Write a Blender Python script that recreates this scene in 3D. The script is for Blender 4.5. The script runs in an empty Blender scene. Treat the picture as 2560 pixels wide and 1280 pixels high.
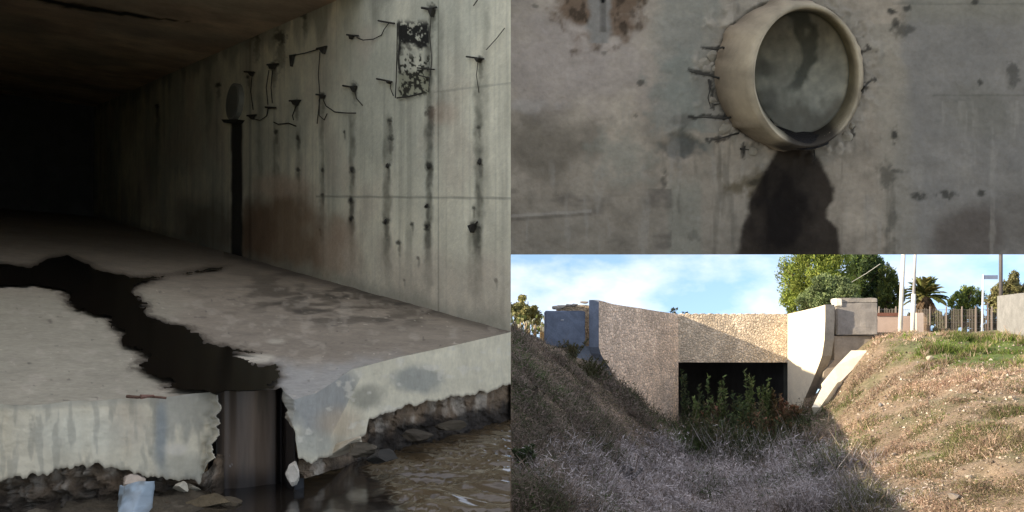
import bpy, bmesh, math, random
import numpy as np
from mathutils import Vector, Matrix
random.seed(7); RNG = np.random.default_rng(11)
R = math.radians
SC = bpy.context.scene; COL = SC.collection

# ------------------------------------------------------------------ camera, sky, sun, exposure
F, CX, CY = 2000.0, 1277.0, 830.0           # focal length and principal point, in pixels of a 2560 x 1280 frame
cam_d = bpy.data.cameras.new('camera'); cam = bpy.data.objects.new('camera', cam_d); COL.objects.link(cam)
cam_d.sensor_width = 36.0; cam_d.lens = 36.0 * F / 2560.0
cam_d.shift_x = (1280 - CX) / 2560.0; cam_d.shift_y = (CY - 640) / 2560.0
cam_d.clip_start = 0.05; cam_d.clip_end = 2000
cam.location = (0, 0, 0); cam.rotation_euler = (R(90), 0, 0); SC.camera = cam

SUN_DIR = Vector((0.9, 0.25, -0.28)).normalized()       # the way the light travels
SUN_EL = math.asin(-SUN_DIR.z)
w = bpy.data.worlds.new('World'); SC.world = w; w.use_nodes = True
nt = w.node_tree; N = nt.nodes; L = nt.links
for n in list(N): N.remove(n)
out = N.new('ShaderNodeOutputWorld'); bg = N.new('ShaderNodeBackground'); bg.inputs[1].default_value = 0.15
sky = N.new('ShaderNodeTexSky'); sky.sky_type = 'NISHITA'; sky.sun_disc = False
sky.sun_elevation = SUN_EL; sky.sun_rotation = math.atan2(-SUN_DIR.x, -SUN_DIR.y)
sky.dust_density = 1.0; sky.ozone_density = 1.6; sky.air_density = 1.0
tc = N.new('ShaderNodeTexCoord')
lift = N.new('ShaderNodeVectorMath'); lift.operation = 'ADD'; lift.inputs[1].default_value = (0, 0, 0.24)
nrm = N.new('ShaderNodeVectorMath'); nrm.operation = 'NORMALIZE'
L.new(tc.outputs['Generated'], lift.inputs[0]); L.new(lift.outputs[0], nrm.inputs[0]); L.new(nrm.outputs[0], sky.inputs['Vector'])
mp = N.new('ShaderNodeMapping'); mp.inputs['Scale'].default_value = (8.0, 8.0, 15.0); mp.inputs['Location'].default_value = (3.2, 1.7, 0.3)
cn = N.new('ShaderNodeTexNoise'); cn.inputs['Scale'].default_value = 1.0; cn.inputs['Detail'].default_value = 6.0; cn.inputs['Roughness'].default_value = 0.55
L.new(tc.outputs['Generated'], mp.inputs[0]); L.new(mp.outputs[0], cn.inputs['Vector'])
cr = N.new('ShaderNodeValToRGB'); cr.color_ramp.elements[0].position = 0.42; cr.color_ramp.elements[1].position = 0.72
cr.color_ramp.elements[0].color = (0, 0, 0, 1); cr.color_ramp.elements[1].color = (0.72, 0.72, 0.72, 1)
sp_ = N.new('ShaderNodeSeparateXYZ'); L.new(tc.outputs['Generated'], sp_.inputs[0])
zr = N.new('ShaderNodeMapRange'); zr.inputs['From Min'].default_value = 0.10; zr.inputs['From Max'].default_value = 0.5; zr.inputs['To Min'].default_value = 0.015; zr.inputs['To Max'].default_value = 0.12; L.new(sp_.outputs['Z'], zr.inputs['Value'])   # more cloud overhead than low down
ad = N.new('ShaderNodeMath'); ad.operation = 'ADD'; L.new(cn.outputs['Fac'], ad.inputs[0]); L.new(zr.outputs[0], ad.inputs[1]); L.new(ad.outputs[0], cr.inputs[0])
mx = N.new('ShaderNodeMix'); mx.data_type = 'RGBA'
mx.inputs['B'].default_value = (4.7, 4.55, 4.85, 1)
L.new(cr.outputs[0], mx.inputs['Factor']); L.new(sky.outputs[0], mx.inputs['A'])
L.new(mx.outputs['Result'], bg.inputs[0]); L.new(bg.outputs[0], out.inputs[0])

sun_d = bpy.data.lights.new('sun', 'SUN'); sun_d.energy = 4.2; sun_d.angle = R(0.5); sun_d.color = (1.0, 0.86, 0.68)
sun = bpy.data.objects.new('sun', sun_d); COL.objects.link(sun)
sun.rotation_euler = SUN_DIR.to_track_quat('-Z', 'Y').to_euler(); sun.location = (-20, -10, 15)
SC.view_settings.view_transform = 'Standard'; SC.view_settings.look = 'None'; SC.view_settings.gamma = 1.0
SC.view_settings.exposure = 1.15
SC.render.engine = 'CYCLES'; SC.cycles.use_denoising = True; SC.cycles.max_bounces = 10; SC.cycles.diffuse_bounces = 6

# ------------------------------------------------------------------ helpers
def P(px, py, Y): return Vector(((px - CX) / F * Y, Y, (CY - py) / F * Y))
def srgb(r, g, b):
    return tuple(((c / 255) / 12.92 if c / 255 <= 0.04045 else ((c / 255 + 0.055) / 1.055) ** 2.4) for c in (r, g, b))
def _hash(ix, iy, seed):
    h = (ix.astype(np.int64) * 374761393 + iy.astype(np.int64) * 668265263 + seed * 974634721) & 0x7fffffff
    h = ((h ^ (h >> 13)) * 1274126177) & 0x7fffffff
    return ((h ^ (h >> 16)) & 0xffff) / 65535.0
def vnoise(x, y, seed=0):
    x = np.asarray(x, float); y = np.asarray(y, float)
    ix = np.floor(x); iy = np.floor(y); fx = x - ix; fy = y - iy
    fx = fx * fx * (3 - 2 * fx); fy = fy * fy * (3 - 2 * fy)
    a = _hash(ix, iy, seed); b = _hash(ix + 1, iy, seed); c = _hash(ix, iy + 1, seed); d = _hash(ix + 1, iy + 1, seed)
    return (a * (1 - fx) + b * fx) * (1 - fy) + (c * (1 - fx) + d * fx) * fy
def fbm(x, y, seed=0, octv=4, rough=0.5):
    s = 0; a = 1.0; t = 0
    for k in range(octv):
        s = s + a * vnoise(x * 2 ** k + 17.3 * k, y * 2 ** k - 9.1 * k, seed + k); t += a; a *= rough
    return s / t
def sstep(a, b, x):
    t = np.clip((np.asarray(x, float) - a) / (b - a), 0, 1); return t * t * (3 - 2 * t)
def interp(x, pts):
    p = sorted(pts); return np.interp(x, [q[0] for q in p], [q[1] for q in p])
class Paint:
    """colour per vertex, mixed in layers from masks"""
    def __init__(self, n, base): self.c = np.tile(np.array(base, float), (n, 1))
    def mix(self, col, m):
        m = np.clip(np.asarray(m, float), 0, 1)[:, None]; self.c = self.c * (1 - m) + np.array(col, float) * m; return self
    def mul(self, f): self.c = self.c * np.asarray(f, float).reshape(len(self.c), -1); return self
WARM = []; TINT = (1.06, 1.0, 0.86)      # these concretes are a little yellower than the painted values
def link(o, parent=None):
    COL.objects.link(o)
    if parent is not None: o.parent = parent
    return o
def mesh_obj(name, verts, faces, mat, parent=None, col=None, rough=None, smooth=False):
    me = bpy.data.meshes.new(name)
    me.from_pydata([tuple(v) for v in verts], [], [tuple(f) for f in faces]); me.update()
    if col is not None:
        if mat in WARM: col = np.asarray(col) * np.array(TINT)
        a = me.color_attributes.new('Col', 'FLOAT_COLOR', 'POINT')
        c4 = np.ones((len(verts), 4), np.float32); c4[:, :3] = np.clip(col, 0, 1); a.data.foreach_set('color', c4.ravel())
    if rough is not None:
        a = me.attributes.new('Rough', 'FLOAT', 'POINT'); a.data.foreach_set('value', np.asarray(rough, np.float32))
    if smooth: me.polygons.foreach_set('use_smooth', np.ones(len(me.polygons), bool))
    if mat: me.materials.append(mat)
    return link(bpy.data.objects.new(name, me), parent)
def bm_obj(name, bm, mat, parent=None, smooth=False):
    me = bpy.data.meshes.new(name); bm.to_mesh(me); bm.free()
    if smooth: me.polygons.foreach_set('use_smooth', np.ones(len(me.polygons), bool))
    me.materials.append(mat); return link(bpy.data.objects.new(name, me), parent)
def tag(o, label=None, cat=None, group=None, kind=None):
    if label: o['label'] = label
    if cat: o['category'] = cat
    if group: o['group'] = group
    if kind: o['kind'] = kind
    return o
def empty(name, loc=(0, 0, 0), label=None, cat=None, group=None, kind='thing'):
    o = bpy.data.objects.new(name, None); COL.objects.link(o); o.location = loc; o.empty_display_size = 0.2
    return tag(o, label, cat, group, kind)
def keep(o, parent):
    """parent o (built in world coordinates) to an Empty that stands elsewhere"""
    o.parent = parent; o.matrix_parent_inverse = Matrix.Translation(-Vector(parent.location)); return o
def grid_faces(nr, nc, mask=None):
    i = np.arange(nr - 1)[:, None] * nc + np.arange(nc - 1)[None, :]
    f = np.stack([i, i + 1, i + nc + 1, i + nc], -1).reshape(-1, 4)
    if mask is not None: f = f[mask.reshape(-1)]
    return f
class MB:
    """collects simple solids into one mesh"""
    def __init__(s): s.v = []; s.f = []; s.c = []
    def add(s, vs, fs, col=None):
        o = len(s.v); s.v += [tuple(v) for v in vs]; s.f += [tuple(i + o for i in f) for f in fs]
        s.c += [col or (0.5, 0.5, 0.5)] * len(vs)
    def box(s, a, b, col=None):
        x0, y0, z0 = a; x1, y1, z1 = b
        s.add([(x0, y0, z0), (x1, y0, z0), (x1, y1, z0), (x0, y1, z0), (x0, y0, z1), (x1, y0, z1), (x1, y1, z1), (x0, y1, z1)],
              [(0, 3, 2, 1), (4, 5, 6, 7), (0, 1, 5, 4), (1, 2, 6, 5), (2, 3, 7, 6), (3, 0, 4, 7)], col)
    def prism(s, poly, d, col=None):
        """polygon (3-D points) pushed along the vector d"""
        n = len(poly); d = Vector(d); top = [Vector(p) for p in poly]; bot = [p + d for p in top]
        s.add(top + bot, [tuple(range(n)), tuple(range(2 * n - 1, n - 1, -1))] + [(i, i + n, (i + 1) % n + n, (i + 1) % n) for i in range(n)], col)
    def tube(s, pts, r, n=6, col=None, r2=None):
        pts = [Vector(p) for p in pts]; m = len(pts); vs = []; fs = []
        for k, p in enumerate(pts):
            t = (pts[min(k + 1, m - 1)] - pts[max(k - 1, 0)]).normalized()
            u = t.orthogonal().normalized() if abs(t.z) > 0.95 else t.cross(Vector((0, 0, 1))).normalized()
            v = t.cross(u); rr = r if r2 is None else r + (r2 - r) * k / max(m - 1, 1)
            for j in range(n):
                a = 2 * math.pi * j / n; vs.append(p + u * (rr * math.cos(a)) + v * (rr * math.sin(a)))
        for k in range(m - 1):
            for j in range(n): fs.append((k * n + j, k * n + (j + 1) % n, (k + 1) * n + (j + 1) % n, (k + 1) * n + j))
        fs.append(tuple(range(n - 1, -1, -1))); fs.append(tuple(range((m - 1) * n, m * n)))
        s.add(vs, fs, col)
    def lump(s, c, r, seed=0, sub=2, amp=0.25, col=None, flat=1.0):
        """an irregular stone"""
        bm = bmesh.new(); bmesh.ops.create_icosphere(bm, subdivisions=sub, radius=1.0)
        rg = random.Random(seed); cuts = [(Vector((rg.gauss(0, 1), rg.gauss(0, 1), rg.gauss(0, 1))).normalized(), rg.uniform(0.42, 0.85)) for _ in range(15)]
        vs = []
        for v in bm.verts:
            p = v.co.copy()
            for n, d in cuts:
                k = p.dot(n)
                if k > d: p -= n * (k - d)
            p *= 1 + amp * 0.3 * (rg.random() - 0.5)
            vs.append(Vector(c) + Vector((p.x * r[0], p.y * r[1], p.z * r[2] * flat)))
        s.add(vs, [tuple(v.index for v in f.verts) for f in bm.faces], col); bm.free()
    def build(s, name, mat, parent=None, smooth=False):
        return mesh_obj(name, s.v, s.f, mat, parent, np.array(s.c), smooth=smooth)

# ------------------------------------------------------------------ materials
def material(name, rough=0.85, base=None, attr=True, detail=(), bump=(), spec=0.3, rough_attr=False, translucent=0.0, metallic=0.0):
    """detail: (scale, low, high, vector scale) noise factors on the colour; bump: (kind, scale, strength, distance)"""
    m = bpy.data.materials.new(name); m.use_nodes = True; t = m.node_tree; n = t.nodes; l = t.links
    bs = n['Principled BSDF']; bs.inputs['Roughness'].default_value = rough; bs.inputs['Specular IOR Level'].default_value = spec
    bs.inputs['Metallic'].default_value = metallic
    co = n.new('ShaderNodeTexCoord')
    if base is None:
        a = n.new('ShaderNodeVertexColor'); a.layer_name = 'Col'; cur = a.outputs['Color']
    else:
        a = n.new('ShaderNodeRGB'); a.outputs[0].default_value = (*base, 1); cur = a.outputs[0]
    for (sc, lo, hi, vs) in detail:
        mpn = n.new('ShaderNodeMapping'); mpn.inputs['Scale'].default_value = vs; l.new(co.outputs['Object'], mpn.inputs[0])
        no = n.new('ShaderNodeTexNoise'); no.inputs['Scale'].default_value = sc; no.inputs['Detail'].default_value = 5; no.inputs['Roughness'].default_value = 0.6
        l.new(mpn.outputs[0], no.inputs['Vector'])
        mr = n.new('ShaderNodeMapRange'); mr.inputs['From Min'].default_value = 0.3; mr.inputs['From Max'].default_value = 0.7
        mr.inputs['To Min'].default_value = lo; mr.inputs['To Max'].default_value = hi; l.new(no.outputs['Fac'], mr.inputs['Value'])
        mu = n.new('ShaderNodeVectorMath'); mu.operation = 'SCALE'; l.new(cur, mu.inputs[0]); l.new(mr.outputs[0], mu.inputs['Scale']); cur = mu.outputs[0]
    l.new(cur, bs.inputs['Base Color'])
    if rough_attr:
        ra = n.new('ShaderNodeAttribute'); ra.attribute_name = 'Rough'; l.new(ra.outputs['Fac'], bs.inputs['Roughness'])
    prev = None
    for (kind, sc, st, dist) in bump:
        if kind == 'noise':
            tx = n.new('ShaderNodeTexNoise'); tx.inputs['Detail'].default_value = 6; tx.inputs['Roughness'].default_value = 0.65; o = tx.outputs['Fac']
        else:
            tx = n.new('ShaderNodeTexVoronoi'); o = tx.outputs['Distance']
        tx.inputs['Scale'].default_value = sc; l.new(co.outputs['Object'], tx.inputs['Vector'])
        b = n.new('ShaderNodeBump'); b.inputs['Strength'].default_value = st; b.inputs['Distance'].default_value = dist
        l.new(o, b.inputs['Height'])
        if prev is not None: l.new(prev, b.inputs['Normal'])
        prev = b.outputs[0]
    if prev is not None: l.new(prev, bs.inputs['Normal'])
    if translucent:
        tr = n.new('ShaderNodeBsdfTranslucent'); l.new(cur, tr.inputs['Color']); ms = n.new('ShaderNodeMixShader'); ms.inputs[0].default_value = translucent
        l.new(bs.outputs[0], ms.inputs[1]); l.new(tr.outputs[0], ms.inputs[2]); l.new(ms.outputs[0], n['Material Output'].inputs['Surface'])
    return m
ONE = (1, 1, 1)
M_CONC = material('old_concrete', 0.9, detail=((9, 0.9, 1.08, ONE), (45, 0.92, 1.06, ONE)), bump=(('noise', 60, 0.25, 0.01), ('noise', 12, 0.2, 0.03)))
M_CEIL = material('soffit_concrete', 0.9, detail=((5, 0.8, 1.15, ONE), (30, 0.9, 1.08, ONE)), bump=(('noise', 40, 0.2, 0.01),))
M_FLOOR = material('worn_floor', 0.8, detail=((14, 0.88, 1.1, ONE), (70, 0.85, 1.1, ONE)), bump=(('noise', 80, 0.4, 0.006), ('noise', 18, 0.3, 0.02)))
M_PLAST = material('white_render', 0.85, detail=((18, 0.88, 1.08, ONE), (60, .92, 1.06, ONE)), bump=(('noise', 45, 0.22, 0.006),))
M_RUBBLE = material('brown_rubble', 0.9, detail=((22, 0.6, 1.3, ONE),), bump=(('noise', 35, 0.8, 0.03),))
M_WET = material('wet_film', 0.14, base=(0.008, 0.0062, 0.0045), spec=0.2, bump=(('noise', 9, 0.03, 0.01),))
M_RUST = material('rusty_steel', 0.9, base=(0.04, 0.036, 0.027))
WARM += [M_CONC, M_CEIL, M_FLOOR, M_PLAST]
M_DARK = material('black_mud', 0.8, base=(0.008, 0.006, 0.005), bump=(('noise', 60, 0.8, 0.02),))

# ------------------------------------------------------------------ the culvert tunnel on the left
T = 3.0                                           # distance of the wall's near end
HX, HY, G = -0.5789, 0.8154, 0.16186             # heading of the tunnel and its climb
CEIL = 0.51 * T; W = 2.2; YEND = 11.1
def wallY(px): a = (px - CX) / F; return 0.71 * T / (a + 0.71)
def floor_z(X, Y): return G * (HX * X + HY * (Y - T))
def floor_pt(px, py, dz=0.0):
    a = (np.asarray(px, float) - CX) / F; b = (CY - np.asarray(py, float)) / F
    Y = (G * HY * T - dz) / (G * (HY + HX * a) - b); return a * Y, Y, b * Y
def FP(px, py, dz=0.0): x, y, z = floor_pt(px, py, dz); return Vector((float(x), float(y), float(z)))
def WP(px, py, off=0.0):
    p = P(px, py, wallY(px)); return p + Vector((-0.8154, -0.5789, 0)) * off
def blob(px, py, cx, cy, rx, ry, soft=0.4, n=None):
    d = np.sqrt(((px - cx) / rx) ** 2 + ((py - cy) / ry) ** 2)
    if n is not None: d = d + n
    return 1 - sstep(1 - soft, 1 + soft, d)
def line_mask(px, py, x0, y0, x1, y1, w, soft=1.0):
    dx, dy = x1 - x0, y1 - y0; ln2 = dx * dx + dy * dy + 1e-9
    t = np.clip(((px - x0) * dx + (py - y0) * dy) / ln2, 0, 1)
    d = np.hypot(px - x0 - t * dx, py - y0 - t * dy); return 1 - sstep(w, w + soft, d)

# --- side wall
cols = np.concatenate([np.linspace(232, 640, 125, endpoint=False), np.linspace(640, CX, 330)]); nr = 300
Yc = wallY(cols); Xc = -0.71 * (Yc - T); Zf = floor_z(Xc, Yc) - 0.03
v = np.linspace(0, 1, nr)[:, None]
gx = np.tile(Xc, (nr, 1)); gy = np.tile(Yc, (nr, 1)); gz = Zf + (CEIL + 0.03) * v
px = CX + F * gx / gy; py = CY - F * gz / gy
u = (Yc - T) * 1.2264; gu = np.tile(u, (nr, 1)); gh = gz - floor_z(gx, gy)
px, py, gu, gh = (q.ravel() for q in (px, py, gu, gh))
pa = Paint(len(px), (0.76, 0.75, 0.64))
big = fbm(gu * 1.1, gh * 1.6, 3); fine = fbm(gu * 7, gh * 5, 9); streak = fbm(gu * 16, gh * 0.7, 21); streak2 = fbm(gu * 38, gh * 1.2, 31)
pa.mul(0.8 + 0.42 * big); pa.mul(0.86 + 0.26 * fine)
pa.mix((0.40, 0.44, 0.40), 0.5 * sstep(0.45, 0.7, fbm(gu * 1.7, gh * 1.2, 77)))
pa.mix((0.55, 0.47, 0.41), 0.35 * sstep(0.5, 0.72, fbm(gu * 2.3, gh * 2.4, 51)))
top = sstep(0.25, 0.95, gh / CEIL)
pa.mix((0.14, 0.14, 0.12), 0.30 * sstep(0.52, 0.78, streak) * (0.35 + 0.65 * (1 - np.abs(gh / CEIL - 0.45))))
pa.mix((0.2, 0.2, 0.17), 0.18 * sstep(0.55, 0.8, streak2))
pa.mix((0.62, 0.62, 0.54), 0.35 * sstep(0.6, 0.85, fbm(gu * 24, gh * 0.9, 63)))
jit = (fbm(px * 0.05, py * 0.03, 5) - 0.5)
for sx, y0, y1, wd, k in ((690, 300, 640, 5, .35), (745, 320, 660, 5, .4), (806, 270, 690, 5, .45), (880, 290, 720, 6, .5), (968, 290, 740, 7, .5), (1072, 60, 790, 7, .6), (1100, 20, 420, 7, .3),
                          (1196, 200, 800, 9, .6), (1215, 0, 560, 8, .25), (650, 180, 560, 6, .3), (520, 200, 380, 6, .5), (540, 300, 360, 4, .6), (395, 260, 420, 5, .5), (1180, 560, 790, 8, .35), (1020, 560, 700, 6, .25)):
    m = (1 - sstep(wd * 0.3, wd * 2.0, np.abs(px - sx + jit * 14))) * sstep(y0 - 20, y0 + 20, py) * (1 - sstep(y1 - 120, y1, py))
    pa.mix((0.085, 0.09, 0.072), 1.35 * k * m * (0.35 + 0.9 * fbm(px * 0.06, py * 0.045, 8)))
for dx, dy, r in ((880, 425, 8), (970, 415, 7), (1074, 416, 11), (1200, 404, 9), (745, 425, 7), (806, 425, 5), (878, 500, 9), (1068, 514, 8), (878, 548, 9), (965, 553, 10), (1068, 566, 11), (1188, 568, 15),
                  (997, 607, 7), (1197, 318, 6), (976, 345, 9), (745, 345, 6), (690, 330, 7), (800, 575, 4), (1045, 645, 5), (1183, 520, 5), (806, 487, 5), (975, 302, 8), (860, 330, 4), (1075, 280, 14), (620, 192, 6),
                  (545, 212, 8), (392, 265, 6), (885, 215, 10), (1078, 20, 14), (740, 258, 9), (806, 240, 9), (684, 165, 11), (1200, 148, 10), (1030, 560, 5), (1240, 700, 5), (1010, 700, 4), (700, 92, 18), (640, 85, 14), (760, 40, 10)):
    n = (fbm(px * 0.16, py * 0.16, 4) - 0.5) * 1.5
    pa.mix((0.03, 0.03, 0.024), 0.85 * blob(px, py, dx, dy, r * 0.8, r * 0.9, 0.5, n)); pa.mix((0.07, 0.07, 0.055), 0.55 * blob(px, py, dx + 2, dy + r * 2.3, r * 0.55, r * 2.3, 0.6, n))
nb = (fbm(px * 0.02, py * 0.012, 14) - 0.5) * 0.9
pa.mix((0.22, 0.145, 0.09), 0.88 * blob(px, py, 700, 605, 145, 125, 0.4, nb) * (px > 606)); pa.mix((0.17, 0.11, 0.075), 0.6 * blob(px, py, 640, 570, 40, 110, 0.4, nb) * (px > 606))
pa.mix((0.55, 0.44, 0.36), 0.6 * blob(px, py, 690, 465, 70, 26, 0.5, nb)); pa.mix((0.56, 0.46, 0.38), 0.55 * blob(px, py, 845, 620, 45, 60, 0.5, nb)); pa.mix((0.5, 0.36, 0.28), 0.4 * blob(px, py, 1110, 285, 30, 25, 0.6, nb))
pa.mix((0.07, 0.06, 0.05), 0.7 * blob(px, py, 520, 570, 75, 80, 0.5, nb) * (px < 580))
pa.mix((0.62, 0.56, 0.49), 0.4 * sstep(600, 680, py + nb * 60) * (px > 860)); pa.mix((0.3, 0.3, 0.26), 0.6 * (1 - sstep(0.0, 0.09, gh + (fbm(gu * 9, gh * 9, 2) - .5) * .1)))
pa.mix((0.16, 0.16, 0.13), 0.5 * (1 - sstep(1.5, 4, np.abs(py - 491 - (px - 800) * 0.010))) * (px > 790)); pa.mix((0.2, 0.2, 0.17), 0.35 * (1 - sstep(1.5, 4, np.abs(py - 230 + (px - 1090) * 0.12))) * (px > 1085))
pa.mul(1 - 0.30 * ((np.abs(px - 626) < 3.0) | (np.abs(px - 1096) < 2.5)))
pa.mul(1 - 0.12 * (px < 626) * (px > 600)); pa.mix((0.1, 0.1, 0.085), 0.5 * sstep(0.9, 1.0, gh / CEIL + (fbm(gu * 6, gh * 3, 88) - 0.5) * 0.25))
# honeycombed patch: dark pitted concrete with exposed bars
rect = sstep(992, 1000, px) * (1 - sstep(1070, 1078, px)) * sstep(38, 60, py) * (1 - sstep(238, 252, py - (1035 - px) * 0.2))
cell = .55 * fbm(px * 0.095, py * 0.085, 40, 3) + .45 * fbm(px * 0.2, py * 0.2, 42, 2); cell2 = fbm(px * 0.16, py * 0.14, 41, 3)
up = sstep(36, 66, py) * (1 - sstep(105, 135, py + (fbm(px * .08, py * .08, 6) - .5) * 50))
pa.mix((0.018, 0.018, 0.015), rect * up * sstep(0.45, 0.53, cell + 0.12 * (1 - np.abs(py - 82) / 45)))
low = sstep(120, 150, py) * (1 - sstep(236, 250, py - (1035 - px) * 0.2))
pa.mix((0.30, 0.31, 0.22), 0.7 * rect * low * sstep(170, 190, py)); pa.mix((0.035, 0.035, 0.025), rect * low * sstep(0.54, 0.60, cell2 + 0.10 * blob(px, py, 1035, 225, 60, 45, 0.5)))
pa.mix((0.02, 0.02, 0.018), 0.9 * (1 - sstep(2, 5, np.abs(px - 998 + (fbm(py * .05, py * 0, 3) - .5) * 8))) * sstep(45, 60, py) * (1 - sstep(170, 190, py)))
# drain streak
dr = sstep(575, 581, px + jit * 4) * (1 - sstep(603, 609, px + jit * 4)) * sstep(300, 306, py); pa.mix((0.012, 0.011, 0.010), 0.96 * dr)
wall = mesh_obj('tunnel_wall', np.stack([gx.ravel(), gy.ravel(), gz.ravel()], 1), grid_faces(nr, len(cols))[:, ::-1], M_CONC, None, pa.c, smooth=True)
tag(wall, 'long grey green concrete side wall inside the dark tunnel, streaked below rows of tie holes', 'wall', kind='thing')
# its body behind the face, sawn off square at the near end
bk = MB(); Yn, Yf = T, float(Yc[0]); zt = CEIL + 0.28
fp = [(0.0, Yn), (-0.004, Yn + 0.6), (-0.71 * (Yf - T) + 0.45, Yf + 0.1), (-0.71 * (Yf - T), Yf)]
lo = [Vector((x, y, floor_z(-0.71 * (min(max(y, T), Yf) - T), min(max(y, T), Yf)) - 0.45)) for x, y in fp]; hi = [p + Vector((0, 0, zt + 0.45)) for p in lo]
bk.add(lo + hi, [(1, 2, 6, 5), (0, 1, 5, 4), (4, 5, 6, 7), (2, 3, 7, 6)], (0.4, 0.4, 0.36)); bk.build('wall_back', M_CONC, wall)
bk = MB(); bk.add([hi[0], hi[3], WP(float(cols[0]), 0) * 0 + Vector((Xc[0], Yc[0], gz[-1, 0])), Vector((0, T, CEIL))], [(0, 1, 2, 3)], (0.4, 0.4, 0.36)); bk.build('wall_head', M_CONC, wall)

# --- roof slab, far end and the unseen left side of the tunnel
s = np.linspace(0.42 * T, (YEND - T) * 1.2264 + 0.3, 150); q = np.linspace(-0.01, W + 0.02, 110)
S, Q = np.meshgrid(s, q, indexing='ij'); cxx = HX * S - 0.8154 * Q; cyy = T + HY * S - 0.5789 * Q; czz = floor_z(cxx, cyy) + CEIL
px = (CX + F * cxx / cyy).ravel(); py = (CY - F * czz / cyy).ravel()
pa = Paint(len(px), (0.72, 0.61, 0.50)); Sf, Qf = S.ravel(), Q.ravel()
pa.mul(0.75 + 0.5 * fbm(Sf * 1.2, Qf * 1.6, 70)); pa.mix((0.30, 0.30, 0.27), 0.55 * sstep(0.45, 0.65, fbm(Sf * 0.9, Qf * 1.3, 71))); pa.mix((0.22, 0.13, 0.11), 0.4 * sstep(0.5, 0.7, fbm(Sf * 1.6, Qf * 1.1, 73)))
cy_ = np.interp(px, [80, 200, 300, 400, 470], [-6, 18, 33, 48, 55]); cw = np.interp(px, [70, 200, 330, 400, 470], [5, 6, 4, 1.5, 0.5])
pa.mix((0.012, 0.012, 0.010), (1 - sstep(cw * 0.8, cw * 1.5, np.abs(py - cy_ + (vnoise(px * .06, py * .06, 5) - .5) * 4))) * (px > 70) * (px < 480))
pa.mix((0.36, 0.37, 0.36), 0.3 * (1 - sstep(6, 26, np.abs(py - (70 + (px - 260) * 0.1)))) * (px > 240))
ceil_ = tag(mesh_obj('ceiling', np.stack([cxx.ravel(), cyy.ravel(), czz.ravel()], 1), grid_faces(len(s), len(q)), M_CEIL, None, pa.c), kind='structure')
bk = MB(); cn4 = [Vector((cxx[i, j], cyy[i, j], czz[i, j] + 0.012)) for i, j in ((0, 0), (-1, 0), (-1, -1), (0, -1))]; bk.prism(cn4, (0, 0, 0.25), (0.3, 0.28, 0.25)); bk.build('roof_slab', M_CEIL, ceil_)
def TL(s_, q_, dz): x = HX * s_ - 0.8154 * q_; y = T + HY * s_ - 0.5789 * q_; return Vector((x, y, floor_z(x, y) + dz))
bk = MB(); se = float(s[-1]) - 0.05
bk.prism([TL(se, -0.3, -0.4), TL(se, W + 0.3, -0.4), TL(se, W + 0.3, CEIL + 0.2), TL(se, -0.3, CEIL + 0.2)], Vector((HX, HY, 0)) * 0.3, (0.10, 0.10, 0.098)); tag(bk.build('end_wall', M_CEIL), kind='structure')  # dark colour stands in for the gloom deeper in the tunnel
bk = MB(); bk.prism([TL(-0.3, W, -0.6), TL(-0.3, W, CEIL + 1.15), TL(2.3, W, CEIL + 0.95), TL(2.6, W, CEIL + 0.25), TL(se, W, CEIL + 0.2), TL(se, W, -0.4)], Vector((-0.8154, -0.5789, 0)) * 0.3, (0.62, 0.60, 0.52))  # unseen left wall, raised to block the sun, pale to bounce light
a_ = TL(-0.3, W, 0); bk.box((a_.x - 0.36, 0.45, -1.0), (a_.x - 0.01, a_.y - 0.01, 0.55), (.55, .53, .46))  # low wall added out of view to keep sun off the step
tag(bk.build('side_wall_sunblock', M_CONC), kind='structure')

STREAM = [(552, 984), (470, 974), (402, 974), (418, 950), (362, 936), (332, 914), (364, 893), (320, 866), (296, 852), (306, 826), (274, 818), (272, 788), (205, 784), (180, 772), (166, 745), (140, 724), (112, 716), (0, 714), (-420, 722), (-420, 668), (20, 656), (70, 668), (130, 640),
          (170, 634), (250, 672), (330, 690), (440, 684), (520, 668), (592, 658), (560, 672), (480, 684), (415, 692), (372, 704), (340, 722), (357, 746), (372, 788), (430, 808), (505, 826), (515, 850), (562, 860), (622, 872), (666, 880), (648, 886), (592, 880), (600, 893), (648, 914), (690, 908), (712, 930), (700, 950), (676, 962), (700, 972), (692, 978), (620, 981)]
def inside(px, py, poly):
    r = np.zeros(px.shape, bool); n = len(poly)
    for i in range(n):
        (x0, y0), (x1, y1) = poly[i], poly[(i + 1) % n]
        if y0 == y1: continue
        r ^= ((y0 > py) != (y1 > py)) & (px < (x1 - x0) * (py - y0) / (y1 - y0) + x0)
    return r
# --- floor slab, its front edge worn and broken
EDGE = [(-1500, 1050), (-60, 1014), (0, 1011), (90, 1012), (180, 1004), (300, 998), (400, 994), (470, 986), (525, 982), (541, 990), (546, 986), (560, 979), (620, 977), (690, 974), (703, 968), (715, 985), (735, 1000), (790, 985), (880, 924), (1000, 893), (1140, 863), (1270, 832.5), (CX, 830.6)]
def edge_y(x): return np.interp(x, [e[0] for e in EDGE], [e[1] for e in EDGE]) + (vnoise(np.asarray(x) * .03, 0 * np.asarray(x), 3) - .5) * 3 * (1 - sstep(700, 1000, np.asarray(x)))
fcols = np.concatenate([np.linspace(-1500, -60, 60, endpoint=False), np.linspace(-60, CX, 380)]); a = (fcols - CX) / F
ytop_wall = np.where(a > -0.709, CY - F * (floor_z(-0.71 * (wallY(np.maximum(fcols, 236)) - T), wallY(np.maximum(fcols, 236)))) / wallY(np.maximum(fcols, 236)), 0)
yend = CY - F * floor_z(a * (YEND - 0.3), YEND - 0.3) / (YEND - 0.3); ytop = np.maximum(ytop_wall, yend) - 0.5; ytop = np.where(fcols < 236, yend, ytop)
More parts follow.
